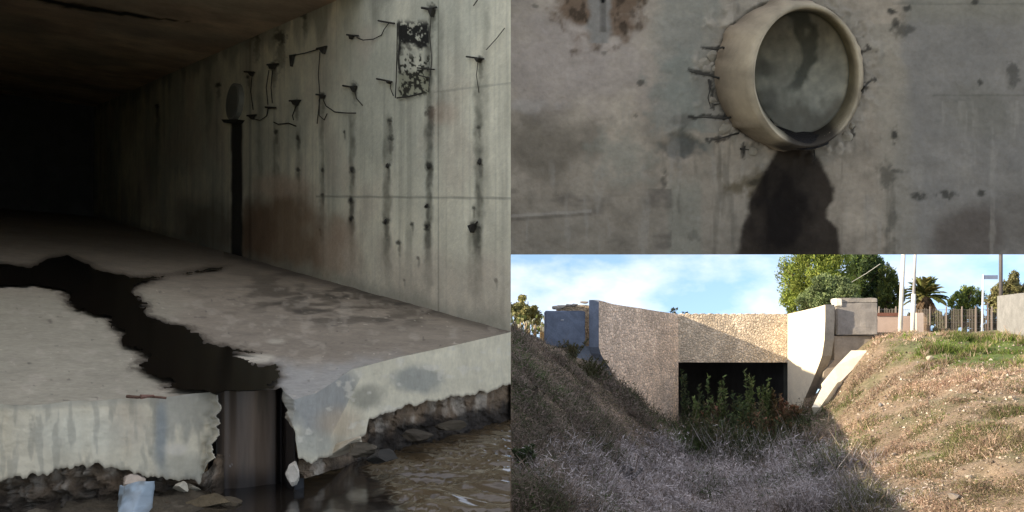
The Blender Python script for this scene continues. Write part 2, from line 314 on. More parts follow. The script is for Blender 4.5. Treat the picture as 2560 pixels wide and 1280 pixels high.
nv = 230; tt = np.linspace(0, 1, nv)[:, None] ** 1.15; ey = edge_y(fcols); ey = np.maximum(ey, ytop + 0.5); pyg = ey * (1 - tt) + ytop * tt; pxg = np.tile(fcols, (nv, 1))
fx, fy, fz = floor_pt(pxg, pyg); px, py = pxg.ravel(), pyg.ravel(); X, Y = fx.ravel(), fy.ravel()
pa = Paint(len(px), (0.27, 0.235, 0.195)); pa.mul(0.8 + 0.4 * fbm(X * 2.2, Y * 2.2, 100)); pa.mul(0.88 + 0.24 * fbm(X * 14, Y * 14, 101))
pa.mix((0.34, 0.325, 0.27), 0.75 * (1 - sstep(380, 520, px + (fbm(px * .01, py * .02, 3) - .5) * 160)) * sstep(690, 760, py)); pa.mix((0.33, 0.335, 0.34), 0.8 * sstep(880, 940, py + (fbm(px * .02, py * .03, 12) - .5) * 60) * (px > 600))
dirt = fbm(px * 0.012, py * 0.06, 15); pa.mix((0.07, 0.058, 0.045), 0.75 * sstep(0.5, 0.68, dirt) * blob(px, py, 880, 740, 330, 75, 0.5)); pa.mix((0.06, 0.052, 0.042), 0.7 * sstep(0.55, 0.7, fbm(px * .02, py * .09, 19)) * blob(px, py, 900, 755, 260, 60, 0.4))
pa.mix((0.075, 0.065, 0.055), 0.6 * (1 - sstep(3, 22, py - np.interp(px, fcols, ytop_wall))) * (px > 560)); pa.mix((0.42, 0.38, 0.33), 0.4 * sstep(0.6, 0.75, fbm(px * .03, py * .05, 30)) * (py > 720))
spots = vnoise(px * .07, py * .14, 61); pa.mix((0.09, 0.08, 0.07), 0.6 * sstep(0.93, 0.97, spots) * (py > 720)); pa.mix((0.55, 0.5, 0.43), 0.6 * sstep(0.955, 0.975, vnoise(px * .11, py * .2, 62)) * (py > 720))
hx1 = px + (fbm(px * .035, py * .07, 81, 5, .62) - .5) * 52 * (.25 + .75 * sstep(640, 740, py)); hy1 = py + (fbm(px * .035, py * .07, 82, 5, .62) - .5) * 18 * (.3 + .7 * sstep(640, 740, py)); halo = np.zeros(len(px))
for k in range(14): a_k = k * 2.4; r_k = 4 + 1.6 * k; halo += inside(hx1 + math.cos(a_k) * r_k * 1.5, hy1 + math.sin(a_k) * r_k * .55, STREAM) / 14.0
pa.mix((.075, .060, .044), .9 * sstep(0, .7, halo)); pa.mix((.03, .024, .018), .8 * sstep(.45, .9, halo)); pa.mix((.50, .47, .41), .8 * blob(px, py, 640, 897, 46, 12, .4, (fbm(px * .05, py * .08, 44) - .5) * .6)); pa.mix((.46, .43, .37), .6 * blob(px, py, 690, 853, 22, 6, .5))
floor = tag(mesh_obj('floor', np.stack([X, Y, fz.ravel() + (fbm(X * 6, Y * 6, 7) - .5) * 0.012 * (tt + 0 * pxg).ravel()], 1), grid_faces(nv, len(fcols))[:, ::-1], M_FLOOR, None, pa.c, smooth=True), kind='structure')

cen_ = lambda A: A[:-1, :-1] & A[1:, :-1] & A[:-1, 1:] & A[1:, 1:]
ut = MB(); ut.prism([TL(1.6, -.1, -.03), TL(se + .35, -.1, -.03), TL(se + .35, W + .4, -.03), TL(1.6, W + .4, -.03)], (0, 0, -.3), (.1, .1, .09)); ut.build('slab_body', M_CEIL, floor)
# --- the stream running over the floor
def rough_loop(pts, step=3.5, amp=6.0, seed=1):
    o = []; n = len(pts)
    for i in range(n):
        (x0, y0), (x1, y1) = pts[i], pts[(i + 1) % n]; k = max(1, int(math.hypot(x1 - x0, y1 - y0) / step))
        for j in range(k):
            t = j / k; x = x0 + (x1 - x0) * t; y = y0 + (y1 - y0) * t
            dx = float(fbm(np.array([x * .05]), np.array([y * .09]), seed, 5, .7)[0] - .5) * 2; dy = float(fbm(np.array([x * .05]), np.array([y * .09]), seed + 9, 5, .7)[0] - .5) * 2
            d2 = float(vnoise(np.array([x * .11]), np.array([y * .28]), seed + 20)[0] - .5) * 2; o.append((x + (dx * 1.5 + d2 * 1.5) * amp, y + dy * amp * 0.6))
    return o
wx = np.arange(-420, 730, 2.2); wy = np.arange(632, 992, 2.0); WX, WY = np.meshgrid(wx, wy)
ampl = sstep(640, 740, WY)
def warp(sd): return (fbm(WX * .035, WY * .07, sd, 5, .62) - .5) * 2
WXd = WX + (warp(81) * 26 + (vnoise(WX * .13, WY * .30, 83) - .5) * 22) * (.25 + .75 * ampl); WYd = WY + warp(82) * 9 * (.3 + .7 * ampl)
wm = inside(WXd, WYd, STREAM) & inside(WXd + 7, WYd, STREAM) & inside(WXd - 7, WYd, STREAM) & inside(WXd, WYd - 3, STREAM) & (WY < edge_y(WX) - .6); fw = grid_faces(len(wy), len(wx), cen_(wm))[:, ::-1]
sx_, sy_, sz_ = floor_pt(WX, np.minimum(WY, edge_y(WX) - .3), 0.011)
used = np.unique(fw); rem = np.full(WX.size, -1); rem[used] = np.arange(len(used))
tag(mesh_obj('water', np.stack([sx_.ravel(), sy_.ravel(), sz_.ravel()], 1)[used], rem[fw], M_WET, smooth=True), kind='structure')

# --- the step: white render over brown rubble
def face_strip(name, x0, x1, ybot, back, paint, mat, nx, ny, dz=0.0, seed=0, amp=0.0, ytopf=None, parent=floor, fray=0):
    c = np.linspace(x0, x1, nx); e = edge_y(c); fx_, fy_, fz_ = floor_pt(c, e)
    yt = e - 0.6 if ytopf is None else ytopf(c); yb = ybot(c); yb = np.maximum(yb, yt + 1); t_ = np.linspace(0, 1, ny)[:, None]
    PY = yt * (1 - t_) + yb * t_; Yd = np.tile(fy_, (ny, 1)) + back; PX = np.tile(c, (ny, 1))
    if fray: PX = PX + ((fbm(PY * .05, PY * 0 + 3, seed + 40, 4, .6) - .5) * 44 - 14 * sstep(1090, 1170, PY) * (fray > 0)) * (1 - sstep(4, 50, np.abs(PX - (x1 if fray > 0 else x0)))) * np.sign(fray) * (.3 + .7 * sstep(985, 1030, PY))
    if amp: Yd = Yd + (fbm(PX * .035, PY * .05, seed, 5, .6) - .5) * amp
    XX = (PX - CX) / F * np.tile(fy_ + back, (ny, 1)); ZZ = (CY - PY) / F * np.tile(fy_ + back, (ny, 1)) ; k = Yd / (np.tile(fy_ + back, (ny, 1)))
    return mesh_obj(name, np.stack([XX.ravel(), Yd.ravel(), ZZ.ravel()], 1), grid_faces(ny, nx), mat, parent, paint(PX.ravel(), PY.ravel()), smooth=True)
BL = lambda c: np.interp(c, [-60, 0, 60, 130, 215, 240, 290, 330, 400, 450, 500, 525, 541], [1206, 1200, 1190, 1180, 1164, 1160, 1176, 1182, 1190, 1200, 1204, 1190, 1150]) + (fbm(c * .05, c * 0, 5, 4, .6) - .5) * 26
BR = lambda c: np.interp(c, [703, 715, 735, 745, 780, 830, 880, 915, 922, 1000, 1080, 1150, 1276], [990, 1030, 1080, 1148, 1156, 1138, 1100, 1086, 1046, 1020, 1006, 990, 964]) + (fbm(c * .05, c * 0, 15, 4, .6) - .5) * 22
def pl(px, py):
    p = Paint(len(px), (0.70, 0.65, 0.53)); p.mul(0.82 + 0.34 * fbm(px * .012, py * .02, 200)); p.mix((0.30, 0.30, 0.28), 0.7 * sstep(0.5, 0.66, fbm(px * .02, py * .008, 201)) * sstep(300, 420, px))
    p.mix((0.26, 0.29, 0.31), 0.8 * blob(px, py, 402, 1080, 16, 90, 0.6)); p.mix((0.3, 0.3, 0.27), 0.5 * blob(px, py, 460, 1170, 70, 40, 0.5)); p.mix((0.66, 0.62, 0.56), 0.7 * blob(px, py, 440, 1122, 32, 14, 0.5, (fbm(px * .06, py * .06, 4) - .5)))
    p.mix((0.5, 0.42, 0.34), 0.5 * blob(px, py, 320, 1060, 50, 60, 0.6)); p.mix((0.68, 0.68, 0.6), 0.5 * blob(px, py, 200, 1080, 120, 50, 0.6)); p.mix((0.33, 0.32, 0.28), 0.5 * sstep(.55, .7, fbm(px * .05, py * .012, 207)))
    p.mix((0.38, 0.37, 0.33), 0.6 * (1 - sstep(4, 22, py - edge_y(px)))); p.mix((0.16, 0.14, 0.11), 0.7 * sstep(0, 14, py - BL(px) + 12)); return p.c
def pr(px, py):
    p = Paint(len(px), (0.66, 0.63, 0.52)); p.mul(0.84 + 0.32 * fbm(px * .012, py * .02, 210))
    g = blob(px, py, 790, 985, 95, 110, 0.35, (fbm(px * .02, py * .02, 31) - .5) * .7) * (px < 880 + (985 - py) * 0.5); p.mix((0.30, 0.315, 0.33), 0.9 * g)
    p.mix((0.24, 0.24, 0.21), 0.75 * blob(px, py, 915, 990, 42, 34, 0.45, (fbm(px * .03, py * .03, 35) - .5) * .8)); p.mix((0.27, 0.29, 0.29), 0.75 * blob(px, py, 1035, 950, 60, 32, 0.4, (fbm(px * .03, py * .03, 36) - .5) * .8))
    p.mix((0.52, 0.42, 0.31), 0.6 * blob(px, py, 850, 1060, 55, 38, 0.6)); p.mix((0.42, 0.43, 0.40), 0.6 * blob(px, py, 790, 1110, 60, 30, 0.5)); p.mix((0.68, 0.66, 0.6), 0.6 * sstep(.62, .75, fbm(px * .04, py * .05, 37)))
    p.mix((0.15, 0.12, 0.09), 0.75 * sstep(0, 10, py - BR(px) + 8)); return p.c
def rb(px, py):
    p = Paint(len(px), (0.22, 0.155, 0.095)); p.mul(0.5 + 1.0 * fbm(px * .03, py * .04, 220)); p.mix((0.55, 0.47, 0.36), 0.75 * sstep(.52, .70, fbm(px * .04, py * .012, 221))); p.mix((0.03, 0.024, 0.017), 0.85 * sstep(1195, 1262, py + (fbm(px * .03, py * .03, 224) - .5) * 60) * (px < 600)); p.mix((0.022, 0.018, 0.014), 0.9 * sstep(22, 60, py - BR(px) + (fbm(px * .03, py * .03, 225) - .5) * 40) * (px > 700)); p.mix((0.03, 0.024, 0.017), 0.6 * sstep(.56, .72, fbm(px * .016, py * .03, 222))); return p.c  # lower rubble painted darker, standing in for shade under the ledge
plL = face_strip('plaster_face', -1200, 543, BL, 0.0, pl, M_PLAST, 700, 90, seed=3, amp=0.003, fray=1); plL['label'] = 'pale plaster face of the left ledge'
plR = face_strip('plaster_face', 703, CX, BR, 0.0, pr, M_PLAST, 260, 90, seed=4, amp=0.006, fray=-1); plR['label'] = 'pale plaster face of the right ledge with grey worn corner'
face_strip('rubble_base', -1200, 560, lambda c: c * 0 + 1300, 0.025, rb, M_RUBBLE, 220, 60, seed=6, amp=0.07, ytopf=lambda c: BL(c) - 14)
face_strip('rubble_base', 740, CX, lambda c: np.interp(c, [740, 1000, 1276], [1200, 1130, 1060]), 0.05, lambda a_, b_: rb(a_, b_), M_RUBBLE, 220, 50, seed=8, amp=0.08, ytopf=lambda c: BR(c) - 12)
# broken corners of the gap and the sheet of water that falls through it
def wf(px, py):
    p = Paint(len(px), (0.20, 0.145, 0.10)); p.mul(0.45 + 1.1 * fbm(px * .07, py * .004, 230)); p.mix((0.006, 0.005, 0.005), 0.9 * np.maximum(1 - sstep(545, 568, px), sstep(672, 698, px))); p.mix((0.08, 0.085, 0.06), .3 * sstep(.6, .75, fbm(px * .05, py * .006, 233)))
    p.mix((0.01, 0.01, 0.01), .7 * sstep(1150, 1210, py)); p.mix((.5, .48, .44), .8 * sstep(.9, .95, vnoise(px * .2, py * .2, 5)) * blob(px, py, 578, 1170, 6, 40, .3)); return p.c
M_FALL = material('wet_rock_face', 0.3, detail=((30, 0.8, 1.2, (1, 1, 0.1)),), spec=0.3)
c0, c1 = FP(541, 985), FP(706, 970)
face_strip('waterfall', 520, 760, lambda c: c * 0 + 1225, 0.06, wf, M_FALL, 120, 60, seed=9, amp=0.0, ytopf=lambda c: edge_y(c) - 5)

# --- pool at the foot of the step
ZW = -0.112 * T
qx = np.linspace(-2.0, -0.001, 240); qy = np.linspace(0.3, T + 0.4, 300); GX, GY = np.meshgrid(qx, qy); px = (CX + F * GX / GY).ravel(); py = (CY - F * ZW / GY).ravel(); X, Y = GX.ravel(), GY.ravel()
band = sstep(-14, 40, (px - np.interp(py, [1000, 1100, 1170, 1280], [960, 930, 900, 1010]))) * sstep(985, 1075, py + (px - 1276) * 0.30)
pa = Paint(len(px), (0.018, 0.014, 0.010)); pa.mix((0.085, 0.060, 0.032), band); pa.mul(0.7 + 0.6 * fbm(X * 3, Y * 9, 300)[:, None]); pa.mix((0.16, 0.12, 0.07), .5 * band * sstep(.6, .85, fbm((X * .93 - Y * .36) * 9, (Y * .93 + X * .36) * 44, 309)))
r1 = Y * .93 + X * .36; r2 = X * .93 - Y * .36; rip = 2 * (1 - 2 * np.abs(fbm(r2 * 5, r1 * 30, 301, 2, .4) - .5) * 2) - 1.0 + .3 * (fbm(r2 * 12, r1 * 60, 302, 2) - .5)
pool = mesh_obj('water', np.stack([X, Y, ZW + 0.009 * rip * band + 0.0012 * (fbm(X * 12, Y * 18, 303) - .5)], 1), grid_faces(len(qy), len(qx)), None, None, pa.c, smooth=True)
pool.data.materials.append(material('muddy_water', 0.1, spec=0.5, bump=(('noise', 30, 0.05, 0.01),))); tag(pool, kind='structure')

# ------------------------------------------------------------------ the wall with the drain pipe, upper right
st = 4.0; pc = np.arange(CX, 2760, st); prr = np.arange(-70, 636.01, st); prr = np.append(prr[prr < 634], 636.0)
PX, PY = np.meshgrid(pc, prr); hx, hy, hr = 1970.0, 187.0, 181.0
d = np.hypot(PX - hx, PY - hy); near = np.abs(d - hr) < st * 0.75; ang = np.arctan2(PY - hy, PX - hx)
PX = np.where(near, hx + hr * np.cos(ang), PX); PY = np.where(near, hy + hr * np.sin(ang), PY)
cen = lambda A: (A[:-1, :-1] + A[1:, :-1] + A[:-1, 1:] + A[1:, 1:]) / 4
mask = np.hypot(cen(PX) - hx, cen(PY) - hy) > hr - st * 0.35
px, py = PX.ravel(), PY.ravel(); X = (px - CX) / F * T; Z = (CY - py) / F * T
fb = lambda s_, a_, b_, o=4: fbm(px * a_, py * b_, s_, o, .55)
n1 = (fb(400, .011, .011) - .5); n2 = (fb(401, .03, .03) - .5); n3 = fb(402, .08, .08) - .5; vs_ = fb(403, .06, .006)
pa = Paint(len(px), (0.30, 0.27, 0.225)); pa.mul(1.12 + 1.0 * n1 + 0.55 * n2 + 0.25 * n3)
pa.mix((0.20, 0.19, 0.165), 0.6 * sstep(380, 640, py + n1 * 260) * (1 - sstep(1900, 2050, px)))           # duller low left
pa.mix((0.42, 0.38, 0.36), 0.7 * blob(px, py, 1450, 130, 210, 150, .6, n1)); pa.mix((0.155, 0.14, 0.115), 0.65 * blob(px, py, 1360, 360, 150, 75, .55, n1 * 1.5))
pa.mix((0.25, 0.265, 0.245), 0.7 * sstep(1630, 1690, px + n1 * 90) * (1 - sstep(1780, 1830, px + n2 * 60)) * (py < 330 + 200 * n1)); pa.mix((0.23, 0.255, 0.235), 0.6 * blob(px, py, 1700, 250, 70, 110, .4, n2 * 2)); pa.mix((0.25, 0.26, 0.225), 0.55 * sstep(1660, 1680, px) * (1 - sstep(1745, 1760, px)) * sstep(420, 480, py))
pa.mix((0.27, 0.285, 0.25), 0.5 * blob(px, py, 1565, 390, 70, 60, .5, n2 * 2)); pa.mix((0.085, 0.092, 0.09), 0.8 * blob(px, py, 1700, 362, 42, 30, .4, n2 * 2)); pa.mix((0.1, 0.09, 0.08), 0.55 * blob(px, py, 1700, 300, 26, 14, .5, n2 * 2))
pa.mix((0.12, 0.11, 0.10), 0.6 * sstep(.5, .7, fb(410, .012, .02)) * (py > 470) * (px < 1680)); pa.mix((0.40, 0.38, 0.36), 0.6 * blob(px, py, 1335, 263, 55, 18, .5, n2 * 2)); pa.mix((0.42, 0.40, 0.37), .5 * (1 - sstep(2, 5, np.abs(py - 540 + (px - 1277) * 0.06))) * (px < 1480)); pa.mix((.1, .09, .08), .45 * (1 - sstep(2, 6, np.abs(py - 549 + (px - 1277) * 0.07))) * (px < 1480))
# brown stain at the top with pale runs down its middle
st_ = blob(px, py, 1494, -30, 108, 128, .25, n2 * 1.1); pa.mix((0.15, 0.10, 0.065), .85 * st_); pa.mix((0.035, 0.028, 0.02), .7 * st_ * sstep(.5, .65, fb(420, .05, .03))); pa.mix((0.27, 0.27, 0.26), .85 * (1 - sstep(18, 34, np.abs(px - 1500 + n2 * 30))) * (py < 110)); pa.mix((.06, .055, .05), .5 * (1 - sstep(5, 10, np.abs(px - 1508))) * (py < 80)); pa.mix((.01, .01, .01), blob(px, py, 1507, 2, 6, 7, .3))
# panel on the right, cooler and smoother
rp = sstep(2225, 2260, px + n1 * 60 + (py - 300) * 0.06); pa.mix((0.20, 0.205, 0.205), .75 * rp); pa.mix((0.24, 0.235, 0.19), .55 * rp * (1 - sstep(0, 60, py - 20 + n1 * 50))); pa.mix((0.29, 0.275, 0.235), .65 * (1 - sstep(20, 60, np.abs(px - 2225 - (py - 200) * .06 + n1 * 50))) * (py > 60)); pa.mix((0.17, .17, .145), .5 * blob(px, py, 2450, 280, 90, 60, .6, n1)); pa.mix((0.10, 0.085, 0.075), .75 * blob(px, py, 2420, 600, 90, 85, .4, n1)); pa.mix((0.11, 0.1, 0.09), .5 * blob(px, py, 2545, 560, 60, 80, .5, n1))
pa.mix((.12, .12, .105), .4 * (1 - sstep(1, 4, np.abs(py - 238))) * (px > 2330)); pa.mix((.13, .13, .12), .5 * (1 - sstep(1, 4, np.abs(py - 8 - (px - 2230) * 0.01))) * (px > 2230))
for bx, by, rx, ry, k in ((2232, 30, 12, 8, .9), (2265, 22, 8, 6, .8), (2255, 75, 22, 18, .6), (2240, 55, 10, 8, .7), (2530, 185, 14, 26, .6), (2450, 206, 6, 6, .8), (2236, 338, 6, 16, .9), (2295, 490, 16, 9, .8), (2368, 487, 18, 9, .75), (2452, 482, 11, 7, .8), (2215, 440, 16, 28, .55), (2245, 428, 18, 5, .6), (2230, 555, 9, 40, .45), (2228, 610, 16, 30, .4), (1602, 208, 8, 5, .7), (1510, 133, 5, 4, .5), (2435, 5, 8, 5, .8), (1590, 290, 5, 4, .5), (1660, 450, 8, 22, .6), (1735, 585, 14, 16, .35), (1340, 15, 7, 4, .5), (2120, 60, 6, 20, .4)):
    pa.mix((.045, .045, .04), k * blob(px, py, bx, by, rx, ry, .5, n3 * 2.2 + n2))
pa.mix((.11, .105, .09), .45 * sstep(.56, .74, vs_) * (py > 330) * (px > 1640) * (px < 2240)); pa.mix((.34, .33, .3), .4 * sstep(.6, .78, fb(431, .05, .007)) * (py > 250)); pa.mix((.33, .32, .28), .55 * (1 - sstep(4, 12, np.abs(px - 1765))) * (py < 110))
# broken ring of pale mortar round the pipe
dd = np.hypot(px - hx, py - hy); ring = sstep(hr - 2, hr + 8, dd) * (1 - sstep(hr + 22, hr + 70, dd + n2 * 80)); pa.mix((.30, .285, .25), .6 * ring); pa.mix((.42, .39, .34), .8 * ring * sstep(.52, .64, fb(440, .035, .035)) * ((px < 1830) | (py > 280))); pa.mix((.06, .055, .045), .75 * (1 - sstep(3, 14, dd - hr + n3 * 16)) * ((px < 1900) | (px > 2080) | (py < 60)))
pa.mix((0.11, 0.09, 0.055), .75 * blob(px, py, 1878, 462, 52, 26, .5, n2 * 2 + n3)); pa.mix((.03, .028, .02), .7 * blob(px, py, 1882, 458, 26, 9, .5, n2 * 3))
# wet stain below the pipe
wl = np.interp(py, [372, 400, 450, 480, 540, 580, 640], [1945, 1925, 1905, 1882, 1868, 1856, 1843]) + n2 * 16 + n3 * 20; wr = np.interp(py, [372, 400, 440, 470, 500, 520, 545, 570, 600, 640], [2025, 2052, 2068, 2083, 2087, 2070, 2066, 2095, 2098, 2106]) + n2 * 12 + n3 * 24
wet = sstep(-8, 8, px - wl + n3 * 14) * (1 - sstep(-8, 8, px - wr + n3 * 14)) * sstep(362, 372, py); core = blob(px, py, 1960, 540, 70, 110, .6, n2); pa.mix((.027, .021, .016), .95 * wet); pa.mix((.006, .005, .005), .8 * wet * core); pa.mix((.05, .042, .035), .35 * wet * (1 - core) * sstep(.45, .7, fb(450, .06, .012)))
wetd = np.clip(wet, 0, 1); rgh = 0.88 - 0.08 * wetd
pa.c *= np.array((0.86, 0.80, 0.69))
for (ax, ay, bx_, by_) in ((1800, 122, 1758, 120), (1790, 190, 1722, 176), (1812, 293, 1724, 292), (1800, 345, 1770, 352), (1776, 205, 1778, 268), (1858, 362, 1858, 392), (2150, 236, 2184, 196), (2148, 140, 2166, 118), (2135, 320, 2128, 348), (1830, 340, 1796, 356)):
    pa.mix((.025, .022, .018), .8 * line_mask(px + n3 * 16, py + n3 * 16 + n2 * 8, ax, ay, bx_, by_, 2.5, 4))
M_PIPEWALL = material('stained_concrete', 0.88, detail=((10, 0.9, 1.1, ONE), (50, 0.9, 1.08, ONE)), bump=(('noise', 55, 0.3, 0.01), ('noise', 10, 0.25, 0.03)), rough_attr=True, spec=0.08)
Yw = T + 0.012 * n2 - 0.010 * ring * sstep(.5, .62, fb(440, .035, .035)) + 0.02 * blob(px, py, 1700, 362, 42, 30, .4, n2)
edgeL = (px < CX + 1); Yw = np.where(edgeL, T + 0.0, Yw)
pwall = mesh_obj('pipe_wall', np.stack([X, Yw, Z], 1), grid_faces(len(prr), len(pc), mask)[:, ::-1], M_PIPEWALL, None, pa.c, rgh, smooth=True)
tag(pwall, 'stained grey concrete wall pierced by a round drain pipe above a black wet streak', 'wall', kind='thing')
x0, x1, z0, z1 = 0.0, (2756 - CX) / F * T, (CY - 636) / F * T, (CY + 70) / F * T; yb = T + 0.75
bk = MB(); bk.add([(x0, T + .004, z0), (x1, T, z0), (x1, T, z1), (x0, T + .004, z1), (x0 + .004, yb, z0 + .16), (x1, yb, z0 + .16), (x1, yb, z1), (x0 + .004, yb, z1)], [(0, 1, 5, 4), (1, 2, 6, 5), (2, 3, 7, 6), (3, 0, 4, 7), (4, 5, 6, 7)], (.26, .25, .22)); bk.build('wall_back', M_CONC, pwall)
bk = MB(); bk.box((2.50, T + .03, -3.0), (2.95, yb - .03, z0 + 1.2), (.3, .3, .27)); keep(bk.build('pier', M_CONC), pwall)
# pipe: skewed tube with a cast end plate
n = 144; rr_ = (hr + 2) / F * T; c0 = Vector(((hx - CX) / F * T, T - 0.006, (CY - hy) / F * T)); Ye = T * 1.11; c1 = P(2003, 180, Ye); yaw = R(40); rw = 152 / F * Ye
def disc(a, t): return P(2003 + 120 * t * math.cos(a), 181 - 153 * t * math.sin(a), T + .26 - .09 * t * math.cos(a))
c1 = disc(0, 0)
def chip(a): return float(sstep(.5, .75, fbm(np.array([math.cos(a) * 5 + 9]), np.array([math.sin(a) * 5]), 95, 3))[0])
def mouth(a, f=1.0): return P(2017 + 134 * f * math.cos(a), 190 - 177 * f * math.sin(a), T - .125 + .10 * math.cos(a))
def root(a, y): return P(hx + (hr + 3) * math.cos(a), hy - (hr + 3) * math.sin(a), T + y) + Vector((math.cos(a), 0, math.sin(a))) * .012 * chip(a)
vs = []; cc = []; RINGS = 9
for k in range(RINGS):
    for j in range(n):
        a = 2 * math.pi * j / n; nz_ = float(fbm(np.array([math.cos(a) * 4 + k * .4 + 9]), np.array([math.sin(a) * 4]), 77)[0])
        if k == 0: v_ = root(a, .05); c_ = (.10, .085, .065)
        elif k < 5:
            t = (k - 1) / 3.6; v_ = root(a, -.004).lerp(mouth(a, 1.0), t) + Vector((math.cos(a), 0, math.sin(a))) * .010 * math.sin(math.pi * t); c_ = tuple(np.array((.30, .245, .185)) * (1 - t) + np.array((.46, .40, .30)) * t)  # collar colour brightens towards the mouth, copying how light falls there
        elif k == 5: v_ = mouth(a, 1.0) + Vector((0, -.004, 0)); c_ = (.48, .42, .32)
        elif k == 6: v_ = mouth(a, .965) + Vector((0, .004, 0)); c_ = (.46, .41, .31)
        else: t = (k - 6) / 2; v_ = mouth(a, .955).lerp(disc(a, 1.0), t); c_ = (.36, .32, .22) if math.cos(a) > .3 else (.30, .28, .22)
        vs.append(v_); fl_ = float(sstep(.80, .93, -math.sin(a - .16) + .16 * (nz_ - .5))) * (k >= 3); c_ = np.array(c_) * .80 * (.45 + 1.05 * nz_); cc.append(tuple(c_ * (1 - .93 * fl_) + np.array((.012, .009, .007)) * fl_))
fs = [(k * n + j, k * n + (j + 1) % n, (k + 1) * n + (j + 1) % n, (k + 1) * n + j) for k in range(RINGS - 1) for j in range(n)]
mesh_obj('pipe', vs, fs, M_CONC, pwall, np.array(cc), smooth=True)
# end plate as a disc of rings so that it can carry its marks
vs = [c1]; ca = [(0, 0)]
for k in range(1, 25):
    for j in range(n):
        a = 2 * math.pi * j / n; r_ = rw * 1.0 * k / 24; vs.append(disc(a, k / 24) + Vector((0, .012 * (1 - k / 24), 0))); ca.append((k / 24 * math.cos(a), k / 24 * math.sin(a)))
fs = [(0, 1 + j, 1 + (j + 1) % n) for j in range(n)] + [(1 + k * n + j, 1 + (k + 1) * n + j, 1 + (k + 1) * n + (j + 1) % n, 1 + k * n + (j + 1) % n) for k in range(23) for j in range(n)]
ca = np.array(ca); ex, ez = ca[:, 0], ca[:, 1]; pe = Paint(len(ca), (.52, .525, .48)); q1 = fbm(ex * 3 + 9, ez * 3, 500) - .5; pe.mul(1 + .7 * q1)
pe.mix((.44, .42, .34), .8 * sstep(.90, .95, np.hypot(ex, ez)) * (ez > -.6)); pe.mix((.05, .05, .045), .8 * sstep(.96, .99, np.hypot(ex, ez))); pe.mul(1 + .6 * (fbm(ex * 9, ez * 9, 505) - .5)); pe.mix((.12, .135, .125), .8 * (1 - sstep(.1, .26, np.abs(ex + .12 - .25 * np.sin(ez * 2.6 + .5) + q1 * .5))) * sstep(-.5, -.1, ez)); pe.mix((.11, .12, .115), .7 * blob(ex, ez, -.75, .05, .28, .14, .5, q1)); pe.mix((.46, .46, .43), .5 * blob(ex, ez, -.45, -.1, .2, .4, .5, q1)); pe.mix((.14, .13, .105), .7 * sstep(.35, .7, -ez + q1 * .6)); pe.mix((.12, .12, .11), .6 * blob(ex, ez, -.7, -.45, .25, .2, .5, q1))
mesh_obj('end_plate', vs, fs, M_CONC, pwall, pe.c, smooth=True)
# wet silt in the bottom of the pipe
bm = bmesh.new(); SIL = [(1926, 298, .97), (1936, 312, .95), (1955, 322, .96), (1990, 331, .97), (2030, 331, .96), (2062, 333, .9), (2082, 340, .55), (2070, 352, .25), (2045, 362, .06), (2017, 366, .02), (1985, 362, .04), (1962, 352, .2), (1944, 332, .6)]
SIL = [(x + random.uniform(-3, 3), y + random.uniform(-3, 1), k) for (x0, y0, k0), (x1, y1, k1) in zip(SIL, SIL[1:] + SIL[:1]) for x, y, k in ((x0, y0, k0), ((x0 + x1) / 2, (y0 + y1) / 2, (k0 + k1) / 2))]
f = bm.faces.new([bm.verts.new(P(x, y, T - .118 + .36 * k)) for x, y, k in SIL]); r = bmesh.ops.extrude_face_region(bm, geom=[f]); bmesh.ops.translate(bm, verts=[e for e in r['geom'] if isinstance(e, bmesh.types.BMVert)], vec=(0, 0, -0.015)); bmesh.ops.triangulate(bm, faces=bm.faces[:]); bm_obj('silt', bm, M_DARK, pwall)
def spike(pts, r, parent=pwall, Y0=None, name='rebar_stub'):
    b = MB(); k = len(pts); r *= .62; b.tube([P(x, y, (Y0 or T) - .004 - 0.05 * math.sin(math.pi * i / max(k - 1, 1))) for i, (x, y) in enumerate(pts)], r, 5, r2=r * .25); b.build(name, M_RUST, parent)
for pts, r in ([(1828, 130), (1806, 118), (1788, 124), (1766, 121)], .009), ([(1826, 192), (1800, 196), (1775, 188), (1745, 184), (1724, 178)], .009), ([(1822, 186), (1808, 198), (1790, 190)], .007), ([(1772, 200), (1776, 220), (1770, 245), (1776, 266)], .007), ([(1852, 289), (1810, 296), (1775, 294), (1728, 292)], .008), ([(1808, 300), (1812, 282)], .006), ([(1850, 332), (1820, 340), (1785, 350)], .007), ([(1862, 366), (1858, 386)], .006), ([(1850, 372), (1872, 374)], .006), ([(1784, 262), (1806, 258)], .005), ([(2146, 138), (2162, 122)], .006), ([(2148, 146), (2158, 150)], .006), ([(2150, 232), (2162, 216), (2177, 202)], .007), ([(2035, 376), (2038, 398), (2030, 404)], .005):
    spike(pts, r)
for k, (x, y, r_) in enumerate(((1780, 140, .030), (1760, 158, .038), (1790, 168, .026), (1782, 250, .024), (1812, 318, .036), (1838, 345, .03), (1880, 380, .03), (2120, 340, .03), (2128, 318, .02), (1800, 224, .02))):
    b = MB(); b.lump(P(x, y, T + .004), (r_, .016, r_ * .9), 50 + k, 2, .3, (.27, .25, .21)); b.build('mortar_lump', M_CONC, pwall)

